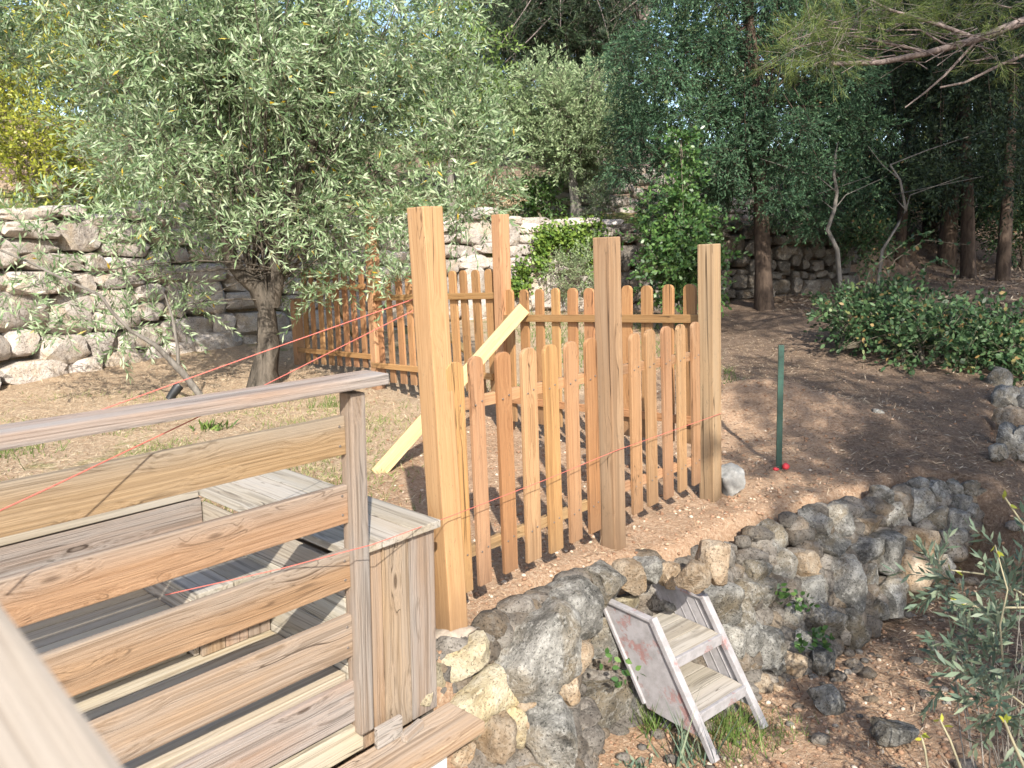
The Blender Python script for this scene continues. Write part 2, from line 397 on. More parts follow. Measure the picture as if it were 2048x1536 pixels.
BRINK = [(-4.5, -2.0)] + [(DR.x-.02, DR.y+.05)] + [(p.x, p.y) for p in FT[1:]] + [(3.25, 5.25), (3.75, 6.2), (4.75, 7.7), (7.5, 10.2), (14, 15), (60, 40)]
BACK = [(-60, -12), (-9, 3.6), (-4.95, 7.15), (-3.75, 9.3), (.2, 12.7), (3.7, 13.3), (5.4, 13.6), (9, 15), (20, 18), (60, 30)]
def sdist(x, y, poly):
    """signed distance to a polyline, positive on its left side"""
    best = np.full(x.shape, 1e9); sg = np.zeros(x.shape)
    for (ax, ay), (bx, by) in zip(poly[:-1], poly[1:]):
        ex, ey = bx-ax, by-ay; L2 = ex*ex+ey*ey
        t = np.clip(((x-ax)*ex+(y-ay)*ey)/L2, 0, 1)
        dx, dy = x-ax-t*ex, y-ay-t*ey; d2 = dx*dx+dy*dy
        s = np.sign(ex*(y-ay)-ey*(x-ax))
        k = d2 < best-1e-9
        best = np.where(k, d2, best); sg = np.where(k, s, sg)
    return np.sqrt(best)*sg
def sm(a, b, x):
    t = np.clip((x-a)/(b-a), 0, 1); return t*t*(3-2*t)
_perm = rng.permutation(256)
def vnoise(x, y, seed=0):
    xi, yi = np.floor(x).astype(int), np.floor(y).astype(int); fx, fy = x-xi, y-yi
    fx, fy = fx*fx*(3-2*fx), fy*fy*(3-2*fy)
    h = lambda a, b: _perm[(_perm[(a+seed*37) & 255]+b) & 255]/255.
    return (h(xi, yi)*(1-fx)+h(xi+1, yi)*fx)*(1-fy)+(h(xi, yi+1)*(1-fx)+h(xi+1, yi+1)*fx)*fy-.5
def terr(x, y, rough=True):
    x = np.asarray(x, float); y = np.asarray(y, float)
    zu = .05+.042*np.clip(y-4.4, -1.5, 9)+.075*np.maximum(0, x-2.3)*sm(5, 10, y)
    zu = zu-.05*sm(.5, .1, np.hypot(x-PA[0], y-PA[1]))
    zu = zu+.27*np.exp(-(((x-2.0)/.55)**2+((y-6.3)/.5)**2))+.10*np.exp(-(((x-2.7)/.7)**2+((y-5.9)/.45)**2))
    sf = sdist(x, y, BRINK)
    zl = -.60+.10*np.clip(x-2.0, 0, 3)+.10*np.clip(y-4.2, 0, 4)*sm(1.8, 3.2, x)
    gap = sm(2.75, 3.0, x)*(1-sm(3.25, 3.5, x))
    w = .24+.9*gap+.35*sm(3.3, 5.5, x)
    f = sm(0, 1, (sf+w-.15*(1-sm(2.6, 3.0, x))*sm(-.3, .1, x))/(w+.04))
    z = zl+(zu-zl)*f
    sb = sdist(x, y, BACK)
    wb = .12+3.5*sm(5.6, 8.5, x)
    zt = 1.72+.06*np.clip(sb-.3, 0, 3)+.33*np.clip(sb-3.5, 0, 3.5)+.22*np.clip(sb-9, 0, 60)-.0022*np.clip(sb-9, 0, 60)**2
    fb = sm(0, 1, sb/wb)
    z = z+(np.maximum(zt, z)-z)*fb
    # dug out under the deck
    uu = (x-DR.x)*du.x+(y-DR.y)*du.y; vv = (x-DR.x)*dv.x+(y-DR.y)*dv.y
    fd = sm(.40, .33, uu)*sm(-.4, -.2, vv)*sm(1.42, 1.34, vv)*sm(-4.2, -3.9, uu)
    z = z*(1-fd)+np.minimum(z, -.28)*fd
    if rough:
        z = z+.035*vnoise(x*2.1, y*2.1)+.022*vnoise(x*6.3, y*6.3, 3)+.012*vnoise(x*17, y*17, 5)
    return z
def TZ(x, y): return float(terr(np.array([x]), np.array([y]))[0])

# ------------------------------------------------------------------ ground
def axis(segs):
    out = []
    for a, b, s in segs: out += list(np.arange(a, b, s))
    return np.array(out+[segs[-1][1]])
gx = axis([(-400, -60, 40), (-60, -20, 4), (-20, -8, .6), (-8, -3, .12), (-3, 4.6, .04), (4.6, 9, .12), (9, 20, .5), (20, 60, 4), (60, 400, 40)])
gy = axis([(-60, -8, 4), (-8, 1, .5), (1, 2.2, .08), (2.2, 7.5, .04), (7.5, 15, .1), (15, 30, .5), (30, 60, 3), (60, 420, 40)])
X, Y = np.meshgrid(gx, gy)
Z = terr(X, Y)
nx, ny = len(gx), len(gy)
V = np.stack([X, Y, Z], -1).reshape(-1, 3)
idx = np.arange(nx*ny).reshape(ny, nx)
Fq = np.stack([idx[:-1, :-1], idx[:-1, 1:], idx[1:, 1:], idx[1:, :-1]], -1).reshape(-1, 4)
def ground_mat():
    m, n, l, bs = newmat('soil, straw and litter')
    tc = n.new('ShaderNodeTexCoord'); O = tc.outputs['Object']
    def at(nm):
        a = n.new('ShaderNodeAttribute'); a.attribute_name = nm; return a.outputs['Fac']
    n1 = noise(n, l, O, 1.6, 5, .65); n2 = noise(n, l, O, 11, 6, .7); n3 = noise(n, l, O, 60, 5, .75); n4 = noise(n, l, O, 190, 3, .8)
    soil = ramp(n, l, n3, [(.3, (.26, .155, .095)), (.5, (.40, .265, .17)), (.72, (.54, .42, .31))])
    dryg = ramp(n, l, n3, [(.3, (.26, .175, .11)), (.5, (.42, .31, .21)), (.7, (.56, .46, .33))])
    gre = ramp(n, l, n3, [(.3, (.09, .11, .03)), (.55, (.19, .21, .07)), (.7, (.36, .33, .17))])
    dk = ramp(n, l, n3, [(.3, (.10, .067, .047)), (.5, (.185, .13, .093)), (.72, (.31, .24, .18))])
    edge = mth(n, l, 'MULTIPLY', mth(n, l, 'SUBTRACT', n2, .5), .7)
    def msk(a): return ramp(n, l, mth(n, l, 'ADD', a, edge), [(.4, 0.), (.6, 1.)])
    c = mix(n, l, msk(at('dry')), soil, dryg)
    c = mix(n, l, msk(mth(n, l, 'MULTIPLY', at('grass'), ramp(n, l, n1, [(.38, .35), (.6, 1.)]))), c, gre)
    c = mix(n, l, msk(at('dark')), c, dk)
    c = mix(n, l, ramp(n, l, n4, [(.60, 0.), (.70, .55)]), c, (.52, .43, .33))
    c = mix(n, l, ramp(n, l, n4, [(.30, .5), (.40, 0.)]), c, (.10, .06, .04))
    l.new(c, bs.inputs['Base Color']); bs.inputs['Roughness'].default_value = 1; bs.inputs['Specular IOR Level'].default_value = .08
    h = mth(n, l, 'ADD', mth(n, l, 'MULTIPLY', n2, 1.), mth(n, l, 'ADD', mth(n, l, 'MULTIPLY', n3, .5), mth(n, l, 'MULTIPLY', n4, .2)))
    bump(n, l, bs, h, 1., .035)
    return m
gme = mesh_np('ground', V, Fq, ground_mat(), True)
xf, yf = X.ravel(), Y.ravel()
sbk, sfr = sdist(xf, yf, BACK), sdist(xf, yf, BRINK)
line_front = (xf-PB[0])*(PB[1]-PC[1])-(yf-PB[1])*(PB[0]-PC[0])   # >0 : outside the side fence
inside = sm(.2, -.5, (xf-PC[0])*(-(PC[1]-PB[1]))*-1*0+0*xf)       # placeholder, all one
left = sm(-.3, -1.2, xf)
side = (xf-PB[0])*(PC[1]-PB[1])-(yf-PB[1])*(PC[0]-PB[0])           # negative inside (left of B->C is +)
insidef = sm(-.9, 1.2, -side)
dry = np.clip(left*.9*sm(4.2, 5.2, yf)+.75*sm(5.6, 7.5, yf)*(xf < 1), 0, 1)
grass = np.clip(left*sm(3.0, 3.6, yf)*sm(7.2, 5.6, yf)*.46+.9*sm(.0, .25, sbk)*sm(5.5, 3.5, xf)+.55*sm(7.5, 9, yf)*sm(1.5, -.5, xf), 0, 1)
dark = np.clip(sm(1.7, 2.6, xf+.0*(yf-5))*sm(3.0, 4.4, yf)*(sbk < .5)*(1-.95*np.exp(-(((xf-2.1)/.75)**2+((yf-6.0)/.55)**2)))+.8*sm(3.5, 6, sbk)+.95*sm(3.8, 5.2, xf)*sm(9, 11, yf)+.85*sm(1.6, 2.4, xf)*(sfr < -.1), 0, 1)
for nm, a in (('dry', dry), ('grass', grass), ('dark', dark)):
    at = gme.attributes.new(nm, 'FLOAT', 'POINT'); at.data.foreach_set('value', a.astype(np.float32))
tag(ob('ground', gme), kind='structure')

# ------------------------------------------------------------------ leaves
def unit(a): return a/np.maximum(np.linalg.norm(a, axis=-1, keepdims=True), 1e-9)
def leaves(P, Dr, ln, wd, shape=4, flat=0.):
    """one small face per leaf: P base, Dr direction; shape 4 = lance, 6 = broad"""
    n = len(P); Dr = unit(Dr)
    rv = rng.normal(size=(n, 3))+np.array(SUNV)*.8; rv[:, 2] += flat*4
    nrm = unit(rv-Dr*np.sum(rv*Dr, -1, keepdims=True))
    S = np.cross(nrm, Dr)
    ln = np.broadcast_to(ln, n)[:, None]; wd = np.broadcast_to(wd, n)[:, None]
    if shape == 4:
        pts = [P, P+Dr*ln*.5+S*wd*.5, P+Dr*ln, P+Dr*ln*.5-S*wd*.5]
    elif shape == 3:
        pts = [P-S*wd*.5, P+S*wd*.5, P+Dr*ln]
    else:
        pts = [P, P+Dr*ln*.25+S*wd*.42, P+Dr*ln*.6+S*wd*.46, P+Dr*ln-nrm*ln*.12, P+Dr*ln*.6-S*wd*.46, P+Dr*ln*.25-S*wd*.42]
    k = len(pts)
    V = np.stack(pts, 1).reshape(-1, 3)
    return V, np.arange(n*k).reshape(n, k)
def shoots(P, Dr, L, n, ll, lw, ang=45, droop=.15, shape=4, flat=0., jit=.25, t0=.12):
    """n leaves spiralling up each twig; returns leaf arrays and twig ends"""
    s = len(P); Dr = unit(Dr); L = np.broadcast_to(L, s)
    t = (np.arange(n)+.5)/n*(1-t0)+t0
    a = unit(np.cross(Dr, rng.normal(size=(s, 3)))); b = np.cross(Dr, a)
    th = np.arange(n)*2.4+rng.random((s, 1))*6.28
    perp = a[:, None]*np.cos(th)[..., None]+b[:, None]*np.sin(th)[..., None]
    pos = P[:, None]+Dr[:, None]*(L[:, None]*t)[..., None]
    pos = pos-np.array([0, 0, 1.])*(droop*(t*t)*L[:, None])[..., None]
    A = RAD(ang)*(1-.45*t)
    ld = Dr[:, None]*np.cos(A)[None, :, None]+perp*np.sin(A)[None, :, None]+rng.normal(size=(s, n, 3))*jit
    ld[..., 2] -= droop*1.2*t
    m = s*n
    return leaves(pos.reshape(m, 3), ld.reshape(m, 3), ll*(.7+.6*rng.random(m)), lw*(.75+.5*rng.random(m)), shape, flat)
def twigs(P, Dr, L, r, droop=.15):
    """thin three sided stems for every shoot"""
    s = len(P); Dr = unit(Dr); L = np.broadcast_to(L, s)[:, None]
    a = unit(np.cross(Dr, rng.normal(size=(s, 3)))); b = np.cross(Dr, a)
    E = P+Dr*L-np.array([0, 0, 1.])*droop*L
    rs = []
    for c, q in ((P, r), (E, r*.4)):
        for k in range(3):
            th = k*2.094; rs.append(c+a*math.cos(th)*q+b*math.sin(th)*q)
    V = np.stack(rs, 1).reshape(-1, 3); base = np.arange(s)[:, None]*6
    F = np.concatenate([base+np.array([k, (k+1) % 3, 3+(k+1) % 3, 3+k]) for k in range(3)])
    return V, F
def clump_pts(cl, per, up=.25, out=1., spread=.6):
    """shoot bases and directions for a list of clumps (x,y,z,r)"""
    P, Dd, Rr = [], [], []
    for x, y, z, r in cl:
        k = per if np.isscalar(per) else int(per[0])
        if np.isscalar(per) and r < .15 and per > 16: k = max(5, int(k*(.8 if x > -2.6 else .5)))
        o = unit(rng.normal(size=(k, 3)))
        P.append(np.array([x, y, z])+o*r*spread*rng.random((k, 1))**.6)
        d = o*out+rng.normal(size=(k, 3))*.35; d[:, 2] += up
        Dd.append(d); Rr.append(np.full(k, r))
    return np.concatenate(P), np.concatenate(Dd), np.concatenate(Rr)
def ell_clumps(c, r, n, cr, shell=.6, keep=None, seed=None):
    """clump centres in an ellipsoid, thicker towards its skin"""
    out = []
    while len(out) < n:
        d = rng.normal(size=3); d /= np.linalg.norm(d)
        q = rng.random()**(1-shell*.8)
        p = np.array(c)+d*np.array(r)*q
        if keep is not None and not keep(p): continue
        out.append((p[0], p[1], p[2], cr*(.7+.6*rng.random())))
    return out
def tree(name, label, cat, base, trunk, fork, clumps, leafmat_, barkmat, r0, per, shoot, leaf, group=None, ang=45, droop=.15, shape=4,
         limb_every=1, up=.25, flat=0., twr=.003, spread=.6, limbr=.3, t0=.12, jit=.25, rough=.25, crown_name='crown', nl=14):
    """trunk = list of points, fork = where limbs start; > trunk, crown"""
    root = thing(name, base, label, cat, group)
    Mr = Matrix.Translation(Vector(base))
    mb = MB(); k = len(trunk)
    if k > 1: mb.tube(trunk, [r0*(1.25 if i == 0 else 1)*(1-.45*i/(k-1)) for i in range(k)], 10, rough, rng.random()*9)
    for i, (x, y, z, r) in enumerate(clumps):
        if i % limb_every: continue
        f = Vector(fork[int(rng.integers(len(fork)))]); c = Vector((x, y, z)); dd = (c-f).length
        if dd < .1: continue
        midp = f.lerp(c, .5)+Vector((rng.normal()*.1*dd, rng.normal()*.1*dd, .14*dd))
        rr = r0*limbr*(.5+.5*min(1, dd/2))
        mb.tube(bez(f, midp, c, 6), [rr*(1-.15*q*1.05) for q in range(6)], 5)
    mb.build('trunk', barkmat, root, Mr)
    P, Dd, Rr = clump_pts(clumps, per, up, 1., spread)
    L = shoot*(.6+.8*rng.random(len(P)))
    V, F = shoots(P, Dd, L, nl, leaf[0], leaf[1], ang, droop, shape, flat, jit, t0)
    V = V-np.array(base)
    ob('crown', mesh_np('crown', V, F, leafmat_), root, Mr)
    if twr:
        V, F = twigs(P, Dd, L, twr, droop)
        ob('twigs', mesh_np('twigs', V-np.array(base), F, B_TWIG if barkmat is not B_DARK else B_DARK), root, Mr)
    return root

# ------------------------------------------------------------------ stones
_ico = {}
def ico(sub):
    if sub not in _ico:
        bm = bmesh.new(); bmesh.ops.create_icosphere(bm, subdivisions=sub, radius=1)
        _ico[sub] = (np.array([v.co[:] for v in bm.verts]), np.array([[v.index for v in f.verts] for f in bm.faces])); bm.free()
    return _ico[sub]
def stone_verts(sub, cuts=8, lo=.72, amp=.10, box=0., seed=None):
    V, F = ico(sub); V = V.copy()
    if box:
        p = 2+box; V = V/((np.abs(V)**p).sum(1, keepdims=True)**(1/p))
    ex = np.abs(V).max(0)
    for _ in range(cuts):
        n = rng.normal(size=3); n /= np.linalg.norm(n); d = (lo+(1.0-lo)*rng.random())*(np.abs(n*ex).sum()*.45+.55 if box else 1)
        V -= np.outer(np.maximum(0, V@n-d), n)
    o = rng.random(3)*50
    dsp = np.array([mnoise.fractal(Vector(v*1.6+o), .9, 2.1, 5) for v in V])
    V = V*(1+amp*dsp[:, None])
    return V, F

# ---- front retaining wall, stone by stone
g, c, t = M_RG, M_RC, M_RT
STONES = [(911, 1316, 108, 76, c), (868, 1356, 38, 50, c), (949, 1394, 152, 98, c), (1053, 1295, 156, 178, g), (1142, 1218, 92, 98, g),
 (1208, 1166, 68, 66, g), (1255, 1157, 50, 60, t), (1290, 1144, 40, 62, g), (847, 1396, 46, 38, c), (1145, 1322, 50, 80, t), (1190, 1292, 74, 104, g),
 (1069, 1412, 96, 44, t), (1123, 1378, 46, 60, t), (1192, 1394, 110, 108, g), (1107, 1470, 100, 124, g), (980, 1478, 70, 104, t), (908, 1512, 70, 60, t),
 (1022, 1455, 56, 66, c), (1252, 1207, 46, 40, c), (1426, 1210, 74, 94, g), (1480, 1179, 60, 56, g), (1483, 1229, 56, 52, g), (1499, 1280, 52, 60, g),
 (1540, 1318, 50, 54, g), (1584, 1334, 44, 56, t), (1518, 1364, 32, 30, t), (1553, 1372, 38, 28, t), (1543, 1079, 54, 62, g), (1562, 1131, 40, 62, g),
 (1518, 1141, 50, 40, g), (1458, 1286, 38, 64, g), (1603, 1125, 50, 68, t), (1661, 1092, 78, 54, g), (1628, 1044, 60, 48, g), (1682, 1040, 54, 62, g),
 (1738, 1044, 56, 44, t), (1769, 1101, 74, 68, g), (1723, 1101, 56, 64, g), (1786, 1027, 64, 54, g), (1835, 1012, 50, 62, g), (1831, 1080, 60, 54, t),
 (1682, 1167, 70, 102, g), (1734, 1154, 42, 50, g), (1823, 1142, 50, 64, t), (1777, 1192, 58, 64, g), (1703, 1262, 54, 82, g), (1645, 1246, 62, 76, g),
 (1620, 1179, 64, 50, g), (1521, 1184, 50, 50, g), (1589, 1233, 50, 48, g), (1599, 1275, 58, 42, g), (1637, 1328, 62, 64, g), (1521, 1300, 60, 82, g),
 (1908, 977, 36, 34, g), (1922, 1004, 34, 34, g), (1940, 978, 34, 30, g), (1869, 980, 46, 50, g), (1831, 972, 34, 32, g), (1765, 990, 38, 36, g),
 (1908, 1044, 38, 46, g), (1902, 1080, 42, 46, g), (1869, 1088, 46, 46, g), (1935, 1022, 30, 30, g), (1966, 994, 34, 38, g), (1871, 1040, 42, 44, g),
 (1345, 1200, 70, 60, g), (1330, 1270, 80, 80, g), (1380, 1320, 80, 90, t), (1270, 1290, 80, 90, g), (1280, 1400, 80, 90, g), (1425, 1390, 70, 60, g), (1350, 1150, 50, 40, t),
 (1880, 1128, 44, 44, g), (1750, 1215, 40, 40, g), (1390, 1255, 60, 50, g), (1240, 1245, 60, 60, t)]
wall_c = FT[5]
fw = thing('stone_retaining_wall', (wall_c.x, wall_c.y, -.6), 'rough dry stone retaining wall of lichened boulders below the picket fence', 'wall')
def boulder(name, p, rx, ry, rz, mat, parent=None, sub=4, cuts=12, lo=.44, amp=.12, yaw=None, tilt=.25):
    V, F = stone_verts(sub, cuts, lo, amp, 1.5)
    me = mesh_np(name, V*np.array([rx, ry, rz]), F, mat, True)
    Mx = Matrix.Translation(p) @ Matrix.Rotation(RAD(-45) if yaw is None else yaw, 4, 'Z') @ Matrix.Rotation(rng.normal()*tilt, 4, 'Y') @ Matrix.Rotation(rng.normal()*tilt*.5, 4, 'X')
    me.set_sharp_from_angle(angle=RAD(38))
    return ob(name, me, parent, Mx)
for (px, py, w, h, m) in STONES:
    dpt = face_depth(px, py); k = dpt/FPX
    rx, rz = w*k*.62, h*k*.60
    ry = max(.05, .5*(rx+rz))*1.0
    back = .16 if (1170 < px < 1400 and py > 1185) else 0
    boulder('boulder', U(px, py, dpt+ry*.35+back), rx*1.05, ry, rz, m, fw, yaw=RAD(35)+rng.normal()*.2, tilt=.12)
# small chinking stones and rubble behind the big ones: uncountable infill of the wall
mb = MB()
for i in range(1100):
    px = 850+1110*rng.random(); a, b = np.interp(px, FX, FTY), np.interp(px, FX, FBY)
    py = a+(b-a)*rng.random(); dpt = face_depth(px, py)
    r = (.025+.045*rng.random())
    V, F = stone_verts(2, 7, .6, .15, 1.)
    p = U(px, py, dpt+.07+(.16 if 1170 < px < 1400 else 0))
    mb.add(V*np.array([r*1.3, r, r])+np.array(p), None, F)
o = mb.build('chinking_stones', M_RD, fw, W[fw.name]); tag(o, kind='stuff')

def loose(px, py, w, h, mat, z, label, group=None, name='loose_stone'):
    p = UZ(px, py+h*.35, z); dpt = depth_of(p); k = dpt/FPX
    q = U(px, py, dpt)
    o = boulder(name, q, w*k*.56, (w+h)*k*.27, h*k*.54, mat, None, yaw=RAD(20)+rng.normal()*.3, tilt=.15)
    return tag(o, label, 'stone', group)
loose(1460, 957, 46, 66, plain('whitish stone', (.24, .235, .22), .95, .35, 25), .06, 'pale white upright stone at the foot of the fence corner post')
loose(1428, 1124, 64, 80, M_RT, .05, 'large cream and grey block on top of the wall right of the white steps')
loose(1384, 1157, 58, 64, M_RT, .03, 'tan rounded stone on the wall top just above the white steps')
loose(1655, 1393, 56, 62, M_RG, -.58, 'grey pointed stone fallen at the foot of the wall')
loose(1786, 1462, 78, 46, M_RG, -.58, 'dark flat boulder lying alone on the lower path')
loose(1752, 840, 16, 42, M_RG, .12, 'small grey upright stone standing on the shaded slope')
edge = [(2003, 762, 34, 40), (2012, 800, 34, 40), (2004, 838, 30, 30), (2026, 842, 40, 38), (2018, 884, 44, 54), (2046, 800, 36, 40), (2046, 888, 40, 50), (2000, 905, 26, 26)]
ew = thing('stone_edging', UZ(2015, 905, .05), 'short row of grey edging stones on the right above the slope', 'wall')
for px, py, w, h in edge:
    p = U(px, py, 5.3+(900-py)*.014); k = depth_of(p)/FPX
    boulder('boulder', p, w*k*.72, w*k*.7, h*k*.72, M_RG if rng.random() < .7 else M_RT, ew, sub=3)

# ---- back terrace wall: courses of rough blocks
def wall_blocks(poly, s0, s1, zb, zt, mat, mb, face=1., hmin=.16, hmax=.40, wmin=.22, wmax=.62):
    pts = [Vector((a, b, 0)) for a, b in poly]
    seg = [(pts[i+1]-pts[i]).length for i in range(len(pts)-1)]; cum = np.concatenate([[0], np.cumsum(seg)])
    def at(s):
        i = min(max(int(np.searchsorted(cum, s)-1), 0), len(seg)-1)
        d = (pts[i+1]-pts[i]).normalized(); return pts[i]+d*(s-cum[i]), d
    # courses wander: built column by column with a shared jittered course list
    z = 0.
    course = []
    H = zt-zb
    while z < H-.06:
        h = hmin+(hmax-hmin)*rng.random()**1.2
        course.append((z, min(h, H-z+.06))); z += h
    for z0, h in course:
        s = s0-rng.random()*.4
        while s < s1:
            w = (wmin+(wmax-wmin)*rng.random()**1.3)*(.7+h)
            p, d = at(s+w/2)
            q = Vector((p.x, p.y, 0)); base = max(zb, TZ(p.x+d.y*.5, p.y-d.x*.5)-.05)
            zz = zb+z0+h/2+.05*math.sin(s*1.7)+.03*rng.normal()
            if zz+h*.5 > base:
                subs = [(0, h)] if h < .3 or rng.random() < .6 else [(-h*.25, h*.5), (h*.25, h*.5)]
                for dz, hh in subs:
                    V, F = stone_verts(3, 10, .84, .055, 11)
                    V = V*np.array([w*.512, .20, hh*.525])
                    a = rng.normal()*.05; ca, sa = math.cos(a), math.sin(a)
                    V = np.stack([V[:, 0]*ca-V[:, 2]*sa, V[:, 1], V[:, 0]*sa+V[:, 2]*ca], -1)
                    push = rng.normal()*.03 - (zz-zb)*.06
                    Wd = np.outer(V[:, 0], (d.x, d.y, 0))+np.outer(V[:, 1], (-d.y, d.x, 0))+np.outer(V[:, 2], (0, 0, 1))
                    c0 = np.array([p.x+d.y*push-d.y*-.06, p.y-d.x*push-d.x*.06, zz+dz])
                    mb.add(Wd+c0, None, F)
            s += w
BW = BACK[1:8]
mb = MB(); wall_blocks(BW, 2.2, 14.4, .12, 1.80, M_RB, mb, hmax=.42, wmax=.75)
w1 = mb.build('terrace_wall', M_RB, sharp=30)
tag(w1, 'high sunlit terrace wall of pale rough blocks behind the olive tree', 'wall')
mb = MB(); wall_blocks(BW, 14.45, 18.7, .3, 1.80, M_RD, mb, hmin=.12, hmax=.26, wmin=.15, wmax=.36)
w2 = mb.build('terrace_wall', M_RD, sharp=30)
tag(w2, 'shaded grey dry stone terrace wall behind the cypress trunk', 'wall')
# second terrace wall higher up, glimpsed between the trees
UPW = [(.6, 16.8), (2.2, 17.3), (6, 17.6)]
mb = MB(); wall_blocks(UPW, .3, 5.2, 1.85, 2.9, M_RB, mb, hmax=.35, wmax=.6)
tag(mb.build('terrace_wall', M_RB), 'broken upper terrace wall of pink stone behind the second olive tree', 'wall')

# ------------------------------------------------------------------ picket fences
fu = Vector((PB[0]-PA[0], PB[1]-PA[1], 0)).normalized(); fn = Vector((fu.y, -fu.x, 0))      # fn: outward, to the camera
su = Vector((PC[0]-PB[0], PC[1]-PB[1], 0)).normalized(); sn = Vector((su.y, -su.x, 0))      # sn: outward of the side fence
def post(parent, t, b, P, mat, w=.09, wide=None, foot=.25):
    """t, b: pixels of head and foot of the post at plan point P"""
    rx, ry = (b[0]-1024)/FPX, (768-b[1])/FPX
    db = P[1]/(cp+ry*sp); B = U(b[0], b[1], db)
    ryt = (768-t[1])/FPX; T = U(t[0], t[1], P[1]/(cp+ryt*sp))
    dirv = (T-B).normalized()
    return board('post', B-dirv*foot, T, wide, w, w, mat, parent, .005)
def rail(parent, a, b, A, B, off, nrm, mat, h=.048, t=.024):
    p, q = UP(*a, A, B)+nrm*off, UP(*b, A, B)+nrm*off
    r = board('rail', p, q, Vector((0, 0, 1)), h, t, mat, parent, .003)
    return r, p, q
_sm = []
def screw(parent, p, nrm, r=.0042):
    if not _sm:
        mb = MB(); mb.tube([(0, 0, 0), (0, 0, .0025)], [1, .8], 9)
        V = np.concatenate(mb.V); _sm.append(mesh_np('screw', V, [np.concatenate(mb.F4), np.concatenate(mb.F3)], M_SCREW))
    M = frame(p, Vector(nrm).orthogonal(), Vector(nrm).cross(Vector(nrm).orthogonal())) @ Matrix.Diagonal((r, r, 1, 1))
    return ob('screw', _sm[0], parent, M)

ff = thing('picket_fence', (PA[0], PA[1], TZ(*PA)), 'front picket fence of two sloping panels between three tall posts above the stone wall', 'fence')
post(ff, (849, 414), (903, 1246), PA, M_POST, .094, fu)
pm = UP(1226, 1068, PA, PB)
post(ff, (1213, 474), (1226, 1068), (pm.x, pm.y), M_POSTG, .092, fu)
post(ff, (1418, 488), (1421, 988), PB, M_POSTG, .092, fu)
P1S = [((905, 724), (929, 1186)), ((950, 713), (970, 1167)), ((1005, 704), (1021, 1142)), ((1055, 696), (1068, 1120)), ((1098, 689), (1112, 1101)), ((1140, 683), (1152, 1081)), ((1180, 676), (1190, 1063))]
P2S = [((1268, 667), (1274, 1025)), ((1299, 659), (1306, 1009)), ((1331, 653), (1337, 995)), ((1360, 649), (1365, 981)), ((1389, 644), (1393, 968))]
def panel(fence, pk, rails, A, B, u, nrm, mat, rmat, w, railside, pw_label=None, lab=None):
    c = UP(*rails[1][0], A, B)
    pan = bpy.data.objects.new('panel', None); reg(pan, fence, Matrix.Translation(Vector((c.x, c.y, c.z-.2))))
    if lab: pan['label'] = lab
    for a, b in rails:
        r, p, q = rail(pan, a, b, A, B, railside*.022, nrm, rmat)
    for i, (tp, bt) in enumerate(pk):
        m = mat[i % len(mat)] if isinstance(mat, list) else mat
        wv = w*(1+.06*rng.normal()); tt = .019
        P0, P1 = UP(*bt, A, B), UP(*tp, A, B)
        pk_ = picket(P0+nrm*rng.normal()*.001, P1+nrm*rng.normal()*.002, u, wv, tt, m, pan)
        for a, b in rails:
            ra, rb_ = UP(*a, A, B), UP(*b, A, B)
            f_ = (P0-ra).dot(u)/max(1e-6, (rb_-ra).dot(u)); zc = ra.z+(rb_.z-ra.z)*f_
            h_ = (zc-P0.z)/(P1.z-P0.z); c_ = P0.lerp(P1, h_)
            if railside < 0:
                for sg in (-1, 1): screw(pk_, c_+u*(sg*w*.22)+Vector((0, 0, sg*.006))+nrm*.0105, nrm)
            else:
                pass
    return pan
panel(ff, P1S, [((903, 817), (1196, 752)), ((925, 1114), (1200, 1003))], PA, PB, fu, fn, [M_PICK, M_PICKP, M_PICK, M_PICKP], M_PICKP, .080, -1)
panel(ff, P2S, [((1236, 743), (1392, 712)), ((1240, 981), (1396, 921))], PA, PB, fu, fn, [M_PICKP], M_PICKP, .078, -1)

sf_ = thing('picket_fence', (PC[0], PC[1], TZ(*PC)), 'rear picket fence of three stepped panels with rails on its near side', 'fence')
post(sf_, (1000, 429), (1013, 840), PC, M_POST, .092, su)
post(sf_, (741, 432), (757, 772), PD, M_POST, .092, su)
post(sf_, (591, 597), (601, 742), PE, M_POST, .088, su)
CS = [((x, yt), (xb, yb)) for x, yt, xb, yb in [(1019, 579, 1027, 842), (1048, 579, 1056, 846), (1079, 578, 1086, 849), (1111, 576, 1117, 853), (1145, 576, 1149, 857), (1179, 576, 1183, 862), (1215, 574, 1218, 866), (1254, 571, 1256, 871), (1294, 571, 1296, 876), (1337, 569, 1338, 881), (1380, 568, 1380, 887)]]
DS = [((x, 549-(x-752)*.047), (x+14, 763+(x-752)*.115)) for x in (754, 774, 795, 815, 836, 858, 881, 904, 926, 951, 977)]
ES = [((x, 541-(x-605)*.08), (x+11, 727+(x-605)*.07)) for x in (606, 621, 637, 653, 669, 686, 703, 721)]
panel(sf_, CS, [((1000, 636), (1412, 637)), ((1000, 795), (1412, 843))], PB, PC, su, sn, M_PICK, M_PICK, .080, -1)
panel(sf_, DS, [((736, 596), (998, 591)), ((749, 729), (990, 753))], PB, PC, su, sn, M_PICK, M_PICK, .080, -1)
panel(sf_, ES, [((594, 577), (734, 573)), ((600, 699), (748, 713))], PB, PC, su, sn, M_PICK, M_PICK, .080, -1)

